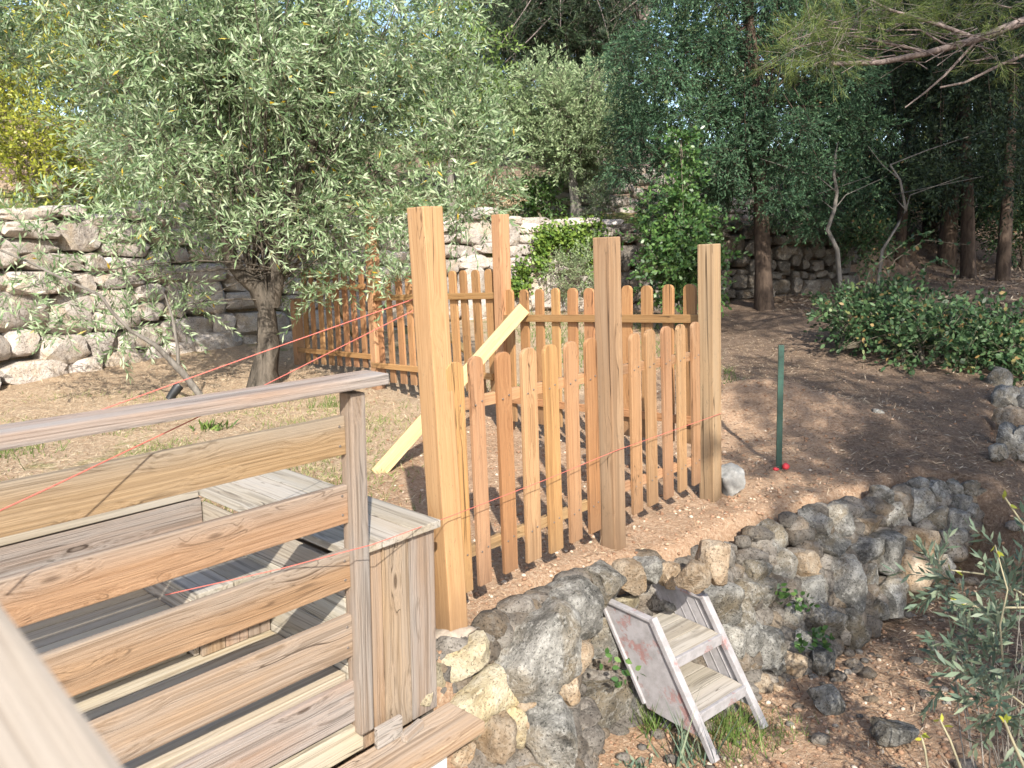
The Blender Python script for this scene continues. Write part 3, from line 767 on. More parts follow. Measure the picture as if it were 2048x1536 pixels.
# props
top = UP(1062, 616, PB, PC)-sn*.07; bot = UZ(752, 928, .12); bot.z = TZ(bot.x, bot.y)-.01
pr = board('timber_prop', bot, top, Vector((-.95, 0, 1.05)), .092, .042, M_PROP, None, .003)
tag(pr, 'pale yellow plank propped from the ground against the rear fence rail', 'prop')
for (a, b, lab) in (((800, 600), (965, 705), 'slanting light plank bracing the middle panel of the rear fence from behind'), ((640, 568), (738, 640), 'slanting light plank bracing the far left panel of the rear fence from behind')):
    tp = UP(*a, PB, PC)+sn*.06
    rx = UP(*b, PB, PC); bt = rx+sn*1.0; bt = UZ(b[0]+20, b[1]+12, TZ(bt.x, bt.y)); bt = Vector((bt.x, bt.y, TZ(bt.x, bt.y)))
    dd = (bt-tp); bt = tp+dd*min(1, 1.9/dd.length)
    bt.z = TZ(bt.x, bt.y)
    tag(board('timber_brace', bt, tp, Vector((0, 0, 1)), .075, .03, M_PROP, None, .003), lab, 'brace', 'braces behind the rear fence')

# string lines
def string(name, pts, label, r=.0022, sag=.0):
    mb = MB(); mb.tube(pts, [r]*len(pts), 5); return tag(mb.build(name, M_STR), label, 'string')
pa = Vector((PA[0], PA[1], 0))
s1 = U(888, 592, 3.06); s1b = U(845, 612, 3.05)
string('mason_line', [U(893, 591, 3.12), s1, s1b, U(500, 785, 2.33), U(98, 976, 1.75), U(-160, 1095, 1.5)], 'red string crossing in front of the deck handrail to the big post', .0017)
string('mason_line', [U(845, 592, 3.22), U(500, 713, 3.0), U(163, 834, 2.75), U(-120, 935, 2.5)], 'upper red string running from the big post behind the handrail', .0022)
string('mason_line', [U(1442, 827, 4.5), U(1230, 902, 3.80), U(1090, 960, 3.4), U(897, 1034, 3.02), U(745, 1089, 2.46), U(560, 1138, 2.38), U(330, 1190, 2.2), ], 'low red string along the picket fence from the deck to the corner post', .0015)
# green stake
gp = UZ(1558, 937, TZ(1.65, 4.9)); gt = U(1563, 690, depth_of(gp)-.08)
gs = thing('steel_stake', gp, 'dark green angle iron stake standing on the slope right of the fence', 'stake')
Mg = Matrix.Translation(gp)
dirv = (gt-gp).normalized()
board('stake_flange', gp-dirv*.2, gt, Vector((1, -.2, 0)), .034, .004, M_GRN, gs, .001)
board('stake_web', gp-dirv*.2+Vector((-.012, .016, 0)), gt+Vector((-.012, .016, 0)), Vector((.2, 1, 0)), .030, .004, M_GRN, gs, .001)
mb = MB(); V, F = stone_verts(2, 4, .7, .25); mb.add(V*np.array([.024, .02, .022])+np.array(gp)+np.array([.035, -.02, .02]), None, F)
V, F = stone_verts(2, 4, .7, .25); mb.add(V*np.array([.02, .02, .012])+np.array(gp)+np.array([-.03, -.03, .006]), None, F)
tag(mb.build('paint_marker', M_RED), 'bits of red plastic tape on the ground at the foot of the green stake', 'tape')
# mortar round the big post
fp = U(903, 1250, 3.15); V, F = stone_verts(3, 3, .8, .35)
V = V*np.array([.085, .07, .022]); 
tag(ob('post_footing', mesh_np('post_footing', V, F, M_CONC, True), None, Matrix.Translation(Vector((PA[0]+.0, PA[1]-.02, -.035)))), 'splash of white mortar round the foot of the big fence post', 'mortar')
# small black lamp at the foot of the olive
bp = UZ(350, 803, .19); mb = MB()
sl = thing('garden_spotlight', bp, 'small black plastic spotlight on the ground beyond the handrail', 'lamp')
mb.tube([bp+Vector((0, 0, -.03)), bp+Vector((0, 0, .05))], [.008, .012], 8); mb.build('spike', M_BLK, sl, W[sl.name])
mb = MB(); mb.tube([bp+Vector((-.045, -.02, .02)), bp+Vector((-.02, 0, .055)), bp+Vector((.03, .02, .125)), bp+Vector((.04, .025, .135))], [.028, .034, .042, .038], 12); mb.build('lamp_head', M_BLK, sl, W[sl.name])

# ------------------------------------------------------------------ deck
dk = thing('timber_deck', D(-.8, .5, -.2), 'weathered timber deck with sunken seating and slatted railing beside the enclosure', 'deck')
def zrail(py):
    k = sp+cp*(py-768)/FPX; a = DR.y*cp+CZ*sp
    return (CZ-k*a)/(1-sp*k)
UPV = Vector((0, 0, 1))
rl = bpy.data.objects.new('railing', None); reg(rl, dk, Matrix.Translation(D(-.8, 0, 0)))
board('post', U(724, 1458, 2.70), U(704, 784, 2.50), du, .056, .062, M_DECK, rl, .006)
board('post', D(-1.75, 0, -.15), D(-1.75, 0, 1.04), du, .056, .062, M_DECK, rl, .006)
board('handrail', D(-2.6, -.005, 1.068), D(.10, -.005, 1.068), dv, .115, .036, M_DECK, rl, .006)
for i, (a, b) in enumerate([(828, 905), (965, 1040), (1093, 1168), (1222, 1303), (1353, 1432)]):
    z0, z1 = zrail(b), zrail(a)
    board('slat', D(-2.6, .012, (z0+z1)/2), D(-.032 if i < 4 else -.005, .012, (z0+z1)/2), UPV, z1-z0, .026, [M_DECKO, M_DECKO, M_DECKO, M_DECKB, M_DECK][i], rl, .004)
    for uu in (-.075 if i < 4 else -.05,):
        for f_ in (.25, .75): screw(rl, D(uu+.02, -.0012, z0+(z1-z0)*f_), -dv, .0045)
# floor boards along the railing
fl = bpy.data.objects.new('floor', None); reg(fl, dk, Matrix.Translation(D(-.8, .5, -.05)))
v = .05
while v < .93:
    board('floor_board', D(-3.2, v+.066, .056+rng.normal()*.002), D(-.03, v+.066, .056+rng.normal()*.002), dv, .132, .028, M_DECKY, fl, .003); v += .139
board('edge_board', D(-2.6, .012, -.15), D(-.005, .012, -.15), UPV, .10, .024, M_DECKY, fl, .003)
# right hand bench: box with end panel, seat planks along v
rb = bpy.data.objects.new('bench', None); reg(rb, dk, Matrix.Translation(D(.18, .5, 0)))
zs = .515
for k in range(3):
    u0 = -.035+k*.134
    board('seat_board', D(u0+.067, -.005, zs-.013), D(u0+.067, 1.33, zs-.013), du, .130, .028, M_BENCH, rb, .004)
for k in range(3):
    u0 = -.01+k*.122
    board('end_board', D(u0+.06, .03, -.22), D(u0+.06, .03, zs-.030), du, .119, .022, [M_DECKB, M_DECKB, M_DECK][k], rb, .003)
for k in range(4):
    z0 = .0+k*.122
    board('side_board', D(-.012, .05, z0+.06-.03), D(-.012, 1.0, z0+.06-.03), UPV, .118, .022, M_BENCH, rb, .003)
for k in range(4):
    z0 = .0+k*.122
    board('side_board', D(.352, .05, z0+.06-.03), D(.352, 1.3, z0+.06-.03), UPV, .118, .022, M_DECK, rb, .003)
# far bench along u
fb = bpy.data.objects.new('bench', None); reg(fb, dk, Matrix.Translation(D(-1.2, 1.1, 0)))
for k in range(3):
    v0 = .965+k*.134
    board('seat_board', D(-3.2, v0+.067, zs-.013), D(-.042, v0+.067, zs-.013), dv, .130, .028, M_BENCH, fb, .004)
for k in range(4):
    z0 = zs-.03-(k+1)*.124
    board('front_board', D(-3.2, .985, z0+.06), D(-.03, .985, z0+.06), UPV, .120, .022, M_DECK, fb, .003)
# low steps inside
st = bpy.data.objects.new('inner_step', None); reg(st, dk, Matrix.Translation(D(-.3, .6, 0)))
for k in range(3):
    v0 = .56+k*.134
    board('step_board', D(-3.2, v0+.067, .206), D(-.325, v0+.067, .206), dv, .130, .028, M_DECKY, st, .004)
board('step_front', D(-3.2, .575, .13), D(-.325, .575, .13), UPV, .12, .022, M_BENCH, st, .003)
for k in range(2):
    u0 = -.318+k*.147
    board('box_board', D(u0+.0735, .49, .298), D(u0+.0735, .93, .298), du, .143, .028, M_BENCH, st, .004)
for k in range(3):
    u0 = -.30+k*.09
    board('front_board', D(u0+.045, .515, .072), D(u0+.045, .515, .283), du, .087, .020, M_DECKB, st, .003)
board('box_side', D(-.308, .527, .178), D(-.308, .93, .178), UPV, .208, .020, M_BENCH, st, .003)
# plank outside and offcuts
ob_ = board('edge_plank', D(-2.2, -.115, -.215), D(.375, -.115, -.215), dv, .185, .042, M_DECKB, dk, .004)
ob2 = board('plinth', D(-2.2, -.03, -.48), D(.30, -.03, -.48), UPV, .48, .12, M_SLAB, dk, .01)
def at_deck(px, py, z): return UZ(px, py, z)
oc = board('wood_offcut', D(.015, -.042, -.156), D(.125, -.042, -.156), UPV, .075, .020, M_DECK, None, .003); tag(oc, 'short grey offcut standing on edge on the outer plank beside the railing post', 'offcut')
oc = board('wood_offcut', D(.10, -.085, -.178), D(.20, -.062, -.178), UPV, .030, .026, M_DECK, None, .003); tag(oc, 'small dark stick of wood lying on the outer plank below the boarded bench end', 'offcut')
# stair handrail close to the camera, bottom left
p0, p1 = U(-40, 1180, .40), U(300, 1640, .30)
hr = thing('stair_railing', (p1.x-.1, p1.y, -.4), 'pale close handrail slanting through the lower left corner', 'railing')
dd = (p1-p0).normalized(); sd = Vector((-1, -.35, 0)); sd = (sd-dd*sd.dot(dd)).normalized()
board('handrail', p0-dd*.04+sd*.06, p1+dd*.3+sd*.06, sd, .12, .035, M_RAIL, hr, .006)
q = p1+dd*.27+sd*.08; board('post', (q.x, q.y, -.62), (q.x, q.y, q.z-.02), du, .06, .06, M_DECK, hr, .005)

# ------------------------------------------------------------------ white steps leaning on the wall
Bk, T0, A0 = UZ(1205, 1197, -.10), UZ(1310, 1245, -.10), UZ(1415, 1515, -.55)
bdir = Vector((T0.x-Bk.x, T0.y-Bk.y, 0)); bl = bdir.length; bdir.normalize()
cdir = Vector((-bdir.y, bdir.x, 0))                    # across, away to the right
if cdir.x < 0: cdir = -cdir
adir = A0-T0; adir = (bdir*adir.dot(bdir)+UPV*adir.z); al = adir.length; an = adir.normalized()
ls = thing('wooden_steps', A0, 'small two tread wooden steps with peeling white paint leaning on the wall', 'steps')
WID = .345
def quad_panel(name, o, e1, e2, th, mat, parent, nrm):
    """parallelogram board o, o+e1, o+e1+e2, o+e2 of thickness th"""
    M = frame(o, e2, nrm); Mi = M.inverted()
    bm = bmesh.new()
    vs = [bm.verts.new(Mi @ p) for p in (o, o+e1, o+e1+e2, o+e2)]
    f = bm.faces.new(vs); r = bmesh.ops.extrude_face_region(bm, geom=[f])
    bmesh.ops.translate(bm, vec=(Mi.to_3x3() @ nrm)*th, verts=[x for x in r['geom'] if isinstance(x, bmesh.types.BMVert)])
    bmesh.ops.recalc_face_normals(bm, faces=bm.faces); bmesh.ops.bevel(bm, geom=list(bm.edges), offset=.0015, segments=1, affect='EDGES')
    me = bpy.data.meshes.new(name); bm.to_mesh(me); bm.free(); me.materials.append(mat)
    return ob(name, me, parent, M)
for side, pm_ in ((0, M_PR), (1, M_PW)):
    o = Bk+cdir*(WID*side)
    nr = -cdir if side == 0 else cdir
    pl = quad_panel('side_panel', o, bdir*bl, an*al*.90, .010, pm_, ls, nr)
    # tongue and groove lines of the panel
    for q in range(1, 5):
        oo = o+bdir*(bl*q/5)-nr*.0015
        quad_panel('panel_bead', oo, bdir*.005, an*al*.89, .003, M_PW, pl, -nr)
    # stiles: front and back edge, and a cap along the top
    board('stile', o+bdir*bl-an*.02+nr*.004, o+bdir*bl+an*(al+.03)+nr*.004, nr, .036, .026, M_PW, ls, .004)
    board('stile', o-an*.01+nr*.004, o+an*al*.86+nr*.004, nr, .034, .018, M_PW, ls, .004)
    board('cap', o-bdir*.012+UPV*.006+nr*.004, o+bdir*(bl+.004)+UPV*.006+nr*.004, nr, .036, .014, M_PW, ls, .004)
for k, fr in enumerate((.30, .72)):
    c0 = Bk+an*(al*fr)
    for q in range(3):
        w = bl/3
        o = c0+bdir*(w*(q+.5))+cdir*.006
        board('tread_board', o, o+cdir*(WID-.012), bdir, w-.003, .020, M_PT, ls, .003)
    o = c0+bdir*(bl+.009)+cdir*.012-UPV*.012
    board('riser', o, o+cdir*(WID-.024), UPV, .048, .016, M_PW, ls, .003)

# ------------------------------------------------------------------ the big olive tree
OB = Vector((U(525, 775, 7.17).x, U(525, 775, 7.17).y, 0)); OB.z = TZ(OB.x, OB.y)-.05
fk = U(512, 590, 7.1)
trunk = [OB, U(530, 740, 7.15), U(535, 690, 7.12), U(533, 640, 7.1), U(535, 600, 7.08)]
def keep(p):
    d = p[1]*cp+(CZ-p[2])*sp
    px = 1024+FPX*p[0]/d; py = 768-FPX*((p[2]-CZ)*cp+p[1]*sp)/d
    if px > 985-abs(py-280)*.12: return False
    lim = np.interp(px, [0, 150, 300, 420, 560, 700, 830, 990], [330, 385, 450, 490, 500, 500, 455, 400])
    if py > lim: return False
    if px < 90 and py > 160: return False
    if px < 500 and py > 200 and rng.random() < .22: return False
    if px < 200 and py > 230: return rng.random() < .25
    return True
cl = ell_clumps((-2.35, 7.2, 2.85), (2.75, 1.5, 2.1), 370, .25, .4, keep)
hang = [(x_, y_, 5.9+.5*((x_*7+y_) % 10)/10) for x_, y_ in [(830, 330), (860, 300), (890, 340), (920, 300), (950, 330), (980, 290), (900, 390), (940, 380), (970, 400), (860, 410), (820, 390), (780, 370), (990, 350), (930, 250), (970, 230), (890, 240), (940, 180), (900, 130), (880, 60), (900, 0), (960, 270), (1000, 320), (840, 440), (760, 500), (910, 430), (720, 540), (690, 560), (980, 420), (640, 590), (570, 470), (480, 430), (430, 440), (380, 470), (280, 430), (90, 540), (40, 640), (120, 590), (300, 640), (20, 430)]]
hang += [(60, 470, 5.2), (30, 580, 5.1), (180, 450, 5.6), (230, 500, 5.8), (260, 560, 5.9), (210, 560, 5.7), (300, 470, 6), (330, 530, 6), (180, 640, 5.7), (130, 650, 5.7), (230, 690, 5.8), (255, 650, 5.8),
        (360, 560, 6.0), (390, 610, 6.1), (420, 520, 6.2), (455, 470, 6.3), (350, 640, 6.0), (590, 590, 6.6), (600, 480, 6.4), (640, 530, 6.5), (660, 460, 6.2),
        (700, 500, 6.3), (740, 450, 6.2), (790, 560, 5.6), (800, 500, 5.7), (690, 420, 6.0), (780, 430, 5.9), (850, 380, 6.0), (110, 400, 5.5), (330, 420, 6), (520, 440, 6.2), (620, 420, 6.1)]
cl += [tuple(U(h[0], h[1], h[2]+.75))+(.13,) for h in hang]
ot = tree('olive_tree', 'large grey green olive tree with dark twisted trunk in front of the sunlit wall', 'tree', OB, trunk,
     [U(535, 600, 7.08), U(500, 560, 7.0), U(560, 540, 7.0), U(600, 430, 6.9)], cl, L_OLIVE, B_OLIVE, .125, 18, .27, (.07, .0155), None, 48, .12, 4, 5, .25, limbr=.075, rough=.5, twr=.0022)
mb = MB()
for path, r in (([(533, 610, 7.1), (512, 575, 7.05), (485, 548, 6.95), (460, 520, 6.9), (450, 470, 6.8), (430, 400, 6.7)], .085),
                ([(545, 610, 7.1), (555, 560, 7.0), (552, 480, 6.95), (590, 380, 6.9), (635, 250, 6.8), (645, 100, 6.7), (640, -60, 6.6)], .07),
                ([(450, 480, 6.85), (390, 400, 6.9), (330, 310, 7.2), (290, 230, 7.5)], .022), ([(610, 330, 6.85), (700, 270, 7.0), (780, 220, 7.3)], .022)):
    mb.tube([U(*p) for p in path], [r*(1-.6*i/len(path)) for i in range(len(path))], 9, .3)
mb.build('limbs', B_OLIVE, ot, W[ot.name])
# low dead branches near the ground at left
db = thing('fallen_branch', U(360, 745, 6.6), 'bare grey pruned branch slanting over the ground left of the olive trunk', 'branch')
mb = MB()
mb.tube([U(400, 790, 6.6), U(365, 745, 6.5), U(310, 690, 6.4), U(262, 662, 6.3)], [.03, .028, .02, .014], 7, .2)
mb.tube([U(357, 740, 6.5), U(355, 690, 6.45), U(345, 635, 6.4), U(330, 590, 6.35)], [.015, .014, .011, .007], 6)
mb.tube([U(225, 625, 6.2), U(200, 590, 6.1), U(130, 560, 6.0), U(60, 525, 5.9), U(0, 500, 5.8)], [.014, .013, .012, .011, .009], 6)
mb.tube([U(262, 662, 6.3), U(225, 625, 6.2)], [.014, .014], 6)
mb.build('limb', B_PALE, db, W[db.name])

# ------------------------------------------------------------------ other vegetation
def std(name, label, cat, px, pyb, d, cpx, cpy, rpx, rpy, n, cr, lm, bm_, r0, per, shoot, leaf, zb=None, **kw):
    """a tree from its trunk foot pixel, crown centre and half sizes in pixels, all at depth d"""
    b = U(px, pyb, d); b.z = TZ(b.x, b.y)-.05
    c_ = U(cpx, cpy, d); k = d/FPX
    f = Vector((b.x*.5+c_.x*.5, b.y, max(b.z+.3, c_.z-rpy*k*.7)))
    tr = [b, b.lerp(f, .35)+Vector((.03, 0, 0)), b.lerp(f, .7)+Vector((-.03, .02, 0)), f]
    cl_ = ell_clumps(c_, (rpx*k, rpx*k*.8, rpy*k), n, cr, kw.pop('shell', .6), kw.pop('keep', None))
    return tree(name, label, cat, b, tr, [f, f.lerp(Vector(c_), .4)], cl_, lm, bm_, r0, per, shoot, leaf, **kw)
std('olive_tree', 'smaller pale olive tree with forked trunk on the terrace behind the posts', 'tree', 1152, 440, 15, 1135, 245, 150, 110, 120, .42, L_OLIVE2, B_PALE, .12, 30, .34, (.075, .024), shape=4, limb_every=2, limbr=.2, twr=.004, up=.5)
std('shrub', 'yellow green leafy shrub at the far left above the terrace wall', 'shrub', 60, 400, 10.5, 75, 300, 110, 105, 42, .26, L_YEL, B_TWIG, .04, 13, .30, (.06, .026), shape=6, limb_every=2, nl=9)
std('shrub', 'bright yellow treetop shrub behind the olive at the left edge', 'shrub', 20, 410, 13, 10, 200, 80, 80, 25, .3, L_YEL, B_TWIG, .05, 12, .35, (.07, .03), shape=6, limb_every=2, nl=9)
std('shrub', 'low green shrub on the wall top behind the olive branches', 'shrub', 260, 420, 11, 250, 375, 120, 45, 26, .22, L_LIME, B_TWIG, .03, 12, .26, (.055, .024), shape=6, limb_every=3, nl=9)
std('broadleaf_tree', 'bright green leafy tree rising right behind the big olive crown', 'tree', 900, 430, 16, 910, 190, 120, 170, 80, .45, L_LIME, B_PALE, .1, 15, .38, (.085, .04), shape=6, limb_every=3, nl=10)
std('broadleaf_tree', 'light green tree behind the middle of the olive crown', 'tree', 560, 430, 15, 560, 160, 220, 200, 100, .5, L_OLIVE2, B_PALE, .12, 15, .40, (.085, .03), shape=6, limb_every=3, nl=10)
std('broadleaf_tree', 'yellowish tree crown showing above the upper left of the olive', 'tree', 210, 430, 16, 190, 110, 170, 140, 70, .5, L_YEL, B_PALE, .12, 15, .40, (.085, .03), shape=6, limb_every=3, nl=10)
std('bush', 'dark green bush in the shade below the second olive tree', 'bush', 1080, 430, 15.2, 1075, 390, 60, 42, 24, .24, L_LAUR, B_TWIG, .03, 14, .26, (.06, .03), shape=6, limb_every=3, nl=9)
std('bush', 'sparse pale bush on the terrace edge right of the second olive', 'bush', 1215, 450, 13.6, 1210, 400, 45, 60, 18, .2, L_OLIVE2, B_PALE, .02, 10, .3, (.04, .012), limb_every=2)
std('bush', 'reddish brown dry bush between the olive trees above the wall', 'bush', 1000, 430, 14.5, 985, 385, 50, 45, 16, .22, L_STRAW, B_TWIG, .03, 11, .3, (.05, .012), limb_every=2)
std('shrub', 'olive green shrub on the terrace behind the left part of the olive crown', 'shrub', 380, 420, 12, 390, 320, 130, 80, 40, .3, L_OLIVE2, B_TWIG, .04, 16, .32, (.07, .026), shape=6, limb_every=3, nl=9)
std('shrub', 'dark green shrub on the terrace behind the olive trunk', 'shrub', 620, 430, 12.5, 630, 340, 140, 85, 40, .3, L_LAUR, B_TWIG, .04, 15, .32, (.07, .03), shape=6, limb_every=3, nl=9)
std('shrub', 'reddish dry shrub at the left edge above the wall', 'shrub', 130, 415, 11.5, 130, 340, 110, 55, 26, .26, L_STRAW, B_TWIG, .03, 12, .3, (.06, .02), shape=6, limb_every=3, nl=9)
# pines on the hill
def pine(label, foot, path, cl_, r, lm=L_PINE, per=9, leaf=(.11, .006), shoot=.3, group=None, nl=26, bk=B_PINE, name='pine_tree'):
    b = Vector(foot); b.z = TZ(b.x, b.y)-.1
    return tree(name, label, 'tree', b, [b]+[Vector(p) for p in path], [Vector(p) for p in path[len(path)//2:]], cl_, lm, bk, r, per, shoot, leaf, group, 55, .05, 4, 1, .3, limbr=.16, nl=nl, twr=.004, spread=.8, rough=.15)
k = 22/FPX
def pcl(lst, d, r): return [tuple(U(x, y, d+rng.normal()*1.2))+(r*(.7+.6*rng.random()),) for x, y in lst]
b = U(1195, 420, 22)
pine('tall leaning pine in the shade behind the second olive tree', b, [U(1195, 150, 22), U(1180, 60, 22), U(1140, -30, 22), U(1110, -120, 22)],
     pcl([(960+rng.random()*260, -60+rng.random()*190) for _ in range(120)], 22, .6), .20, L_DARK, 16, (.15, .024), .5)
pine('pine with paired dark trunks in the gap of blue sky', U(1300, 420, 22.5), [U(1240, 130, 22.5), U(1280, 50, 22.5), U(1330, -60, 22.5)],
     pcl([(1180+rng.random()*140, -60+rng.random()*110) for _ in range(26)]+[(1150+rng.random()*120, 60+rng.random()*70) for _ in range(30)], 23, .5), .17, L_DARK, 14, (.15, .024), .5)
# cypress: tiers of drooping sprays
CB = U(1530, 612, 12); CB.z = TZ(CB.x, CB.y)-.05
ccl = []
tiers = [(1640, 440, 45), (1600, 380, 60), (1420, 390, 60), (1560, 330, 70), (1300, 400, 40), (1640, 330, 60), (1480, 300, 100), (1340, 310, 70), (1600, 250, 90), (1420, 230, 110), (1300, 230, 60), (1680, 290, 40),
         (1500, 180, 120), (1340, 150, 90), (1640, 190, 90), (1440, 90, 130), (1580, 80, 110), (1340, 60, 70), (1480, 0, 130), (1380, -30, 90), (1600, -20, 90), (1500, -90, 130), (1260, 330, 30), (1250, 170, 30), (1280, 280, 40)]
tiers += [(1700, 380, 45), (1690, 240, 60), (1720, 150, 60), (1660, 60, 80), (1720, 0, 70), (1400, 310, 60), (1260, 250, 30), (1270, 90, 40), (1540, 250, 100), (1460, 360, 60), (1550, 410, 50)]
for x, y, w in tiers:
    for _ in range(max(4, int(w/6))):
        a = rng.normal()*.5
        ccl.append(tuple(U(x+a*w, y+abs(a)*18+rng.normal()*9, 12+rng.normal()*.75))+(.20,))
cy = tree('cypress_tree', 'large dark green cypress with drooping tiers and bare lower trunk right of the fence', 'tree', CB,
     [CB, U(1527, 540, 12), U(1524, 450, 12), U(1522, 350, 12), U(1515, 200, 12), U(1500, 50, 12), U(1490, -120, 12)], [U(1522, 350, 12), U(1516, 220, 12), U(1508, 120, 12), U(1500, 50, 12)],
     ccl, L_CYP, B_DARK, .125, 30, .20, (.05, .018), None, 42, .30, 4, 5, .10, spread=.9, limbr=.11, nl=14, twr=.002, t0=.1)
# glossy shrub in front of the wall
LB = U(1370, 640, 10.2); LB.z = TZ(LB.x, LB.y)-.03
lcl = ell_clumps(U(1370, 530, 10.2), (.62, .5, .62), 75, .19, .5) + [tuple(U(1365+rng.normal()*22*(1-i/14), 440-i*14, 10.2))+(.10,) for i in range(13)] + [tuple(U(1340+rng.normal()*40, 440+rng.normal()*25, 10.2))+(.14,) for i in range(9)]
tree('laurel_shrub', 'tall glossy green shrub with upright leader behind the right fence posts', 'shrub', LB, [LB, U(1370, 560, 10.2), U(1368, 440, 10.2), U(1362, 280, 10.2)], [U(1370, 560, 10.2), U(1368, 500, 10.2)], lcl, L_LAUR, B_TWIG, .022, 13, .22, (.062, .034), None, 60, .15, 6, 3, nl=9, twr=.002)
# ivy over the wall
def wallpt(px, py):
    best = None
    for (a, b_) in zip(BACK[2:8], BACK[3:9]):
        p = UP(px, py, a, b_)
        tt = ((p.x-a[0])*(b_[0]-a[0])+(p.y-a[1])*(b_[1]-a[1]))/((b_[0]-a[0])**2+(b_[1]-a[1])**2)
        if -.02 <= tt <= 1.02 and p.y > 0 and (best is None or p.y < best.y): best = p
    return best
def creeper(label, blobs, n, lm, leaf=.05):
    P = []
    while len(P) < n:
        x, y, w, h = blobs[int(rng.integers(len(blobs)))]
        px, py = x+rng.normal()*w*.5, y+rng.normal()*h*.5
        p = wallpt(px, py)
        if p is None: continue
        P.append((p.x+.16*rng.random()*.7, p.y-.22-.16*rng.random(), p.z))
    P = np.array(P); dr = rng.normal(size=P.shape)*.6+np.array([.2, -.5, -.5])
    V, F = leaves(P, dr, leaf*(.7+.6*rng.random(n)), leaf*.8, 6)
    o0 = Vector(P.mean(0)); r = thing('creeper', (o0.x, o0.y, TZ(o0.x, o0.y)), label, 'climbing plant')
    ob('foliage', mesh_np('foliage', V-np.array(W[r.name].translation), F, lm), r, W[r.name])
    mb = MB()
    for i in range(8):
        q = [Vector(P[int(rng.integers(n))])+Vector((0, .06, 0)) for _ in range(2)]
        mb.tube([Vector((q[0].x, q[0].y, .4)), q[0].lerp(q[1], .4), q[1]], [.008, .006, .003], 5)
    mb.build('stem', B_TWIG, r, W[r.name])
creeper('green creeper trailing down the terrace wall between the two nearest tall posts', [(1150, 480, 50, 35), (1180, 500, 30, 60), (1110, 470, 40, 25), (1075, 500, 14, 40)], 2600, L_IVY, .055)
creeper('bright lime ivy patch on the wall just right of the rear post', [(1035, 545, 22, 34), (1030, 570, 20, 18)], 500, L_IVY, .06)
std('bush', 'dry brownish scrub at the foot of the wall behind the fence', 'bush', 1150, 590, 12, 1150, 545, 65, 50, 24, .2, L_OLIVE2, B_TWIG, .02, 9, .25, (.04, .014), limb_every=2)

# dark wood on the right
trunks = [(1800, 520, 15, 9), (1858, 500, 17, 13), (1893, 520, 15.5, 15), (1940, 530, 14, 12), (2010, 520, 13, 11), (1985, 500, 19, 14), (1745, 470, 19, 10), (2060, 480, 18, 14), (1700, 440, 21, 12)]
kinds = ['first dark slender trunk', 'straight dark trunk left of the thickest one', 'thick black trunk', 'dark trunk right of the thick one', 'nearest dark trunk at the right edge', 'far dark trunk in the deep wood', 'thin shaded trunk behind the cypress', 'dark trunk at the very edge', 'far trunk half hidden by the cypress']
for i, (px, py, d, wpx) in enumerate(trunks):
    b = U(px, py, d); b.z = TZ(b.x, b.y)-.1
    lean = rng.normal()*12+ (25 if i in (1, 2, 4) else 0)
    pth = [b]+[U(px+lean*q, py-170*q, d) for q in (1, 2, 3, 4, 5)]
    r = wpx*d/FPX*1.0
    ncl = 70
    cl_ = []
    for _ in range(ncl):
        cl_.append(tuple(U(px+rng.normal()*85, 210-rng.random()*420, d+rng.normal()*1.2))+(.5,))
    for _ in range(26):
        cl_.append(tuple(U(px+rng.normal()*80, 220+rng.random()*170, d+rng.normal()*1.2))+(.33,))
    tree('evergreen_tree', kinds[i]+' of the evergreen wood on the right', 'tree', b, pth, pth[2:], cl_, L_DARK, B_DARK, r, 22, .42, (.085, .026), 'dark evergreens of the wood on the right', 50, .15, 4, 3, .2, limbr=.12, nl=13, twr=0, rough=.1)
# lighter understory and thicket behind the wood
for i, (px, py, d, rx, ry, lm, lab) in enumerate([(1960, 400, 24, 130, 110, L_LIME, 'sunlit pale green thicket glimpsed behind the trunks at right'), (1780, 420, 25, 110, 70, L_OLIVE2, 'pale olive thicket glimpsed behind the trunks and cypress'), (2090, 250, 26, 90, 120, L_YEL, 'sunlit yellowish thicket at the right edge behind the wood')]):
    std('thicket', lab, 'bush', px, py+90, d, px, py, rx, ry, 60, .5, lm, B_DARK, .06, 11, .4, (.10, .05), shape=6, limb_every=4, nl=8, twr=0)
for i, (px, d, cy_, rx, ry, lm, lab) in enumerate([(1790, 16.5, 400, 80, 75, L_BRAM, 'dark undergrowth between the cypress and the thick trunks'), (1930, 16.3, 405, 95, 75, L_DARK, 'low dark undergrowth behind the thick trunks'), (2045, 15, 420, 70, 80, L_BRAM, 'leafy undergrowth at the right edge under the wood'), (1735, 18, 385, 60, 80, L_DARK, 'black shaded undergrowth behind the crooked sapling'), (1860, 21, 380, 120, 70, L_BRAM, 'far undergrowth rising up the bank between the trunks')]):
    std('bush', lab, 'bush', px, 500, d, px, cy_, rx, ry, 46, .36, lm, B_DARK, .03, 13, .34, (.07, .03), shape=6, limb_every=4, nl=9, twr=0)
std('bush', 'dark leafy bush over the broken end of the shaded terrace wall', 'bush', 1735, 560, 12.8, 1735, 480, 50, 60, 22, .24, L_BRAM, B_TWIG, .02, 13, .28, (.06, .03), shape=6, limb_every=3, nl=9)
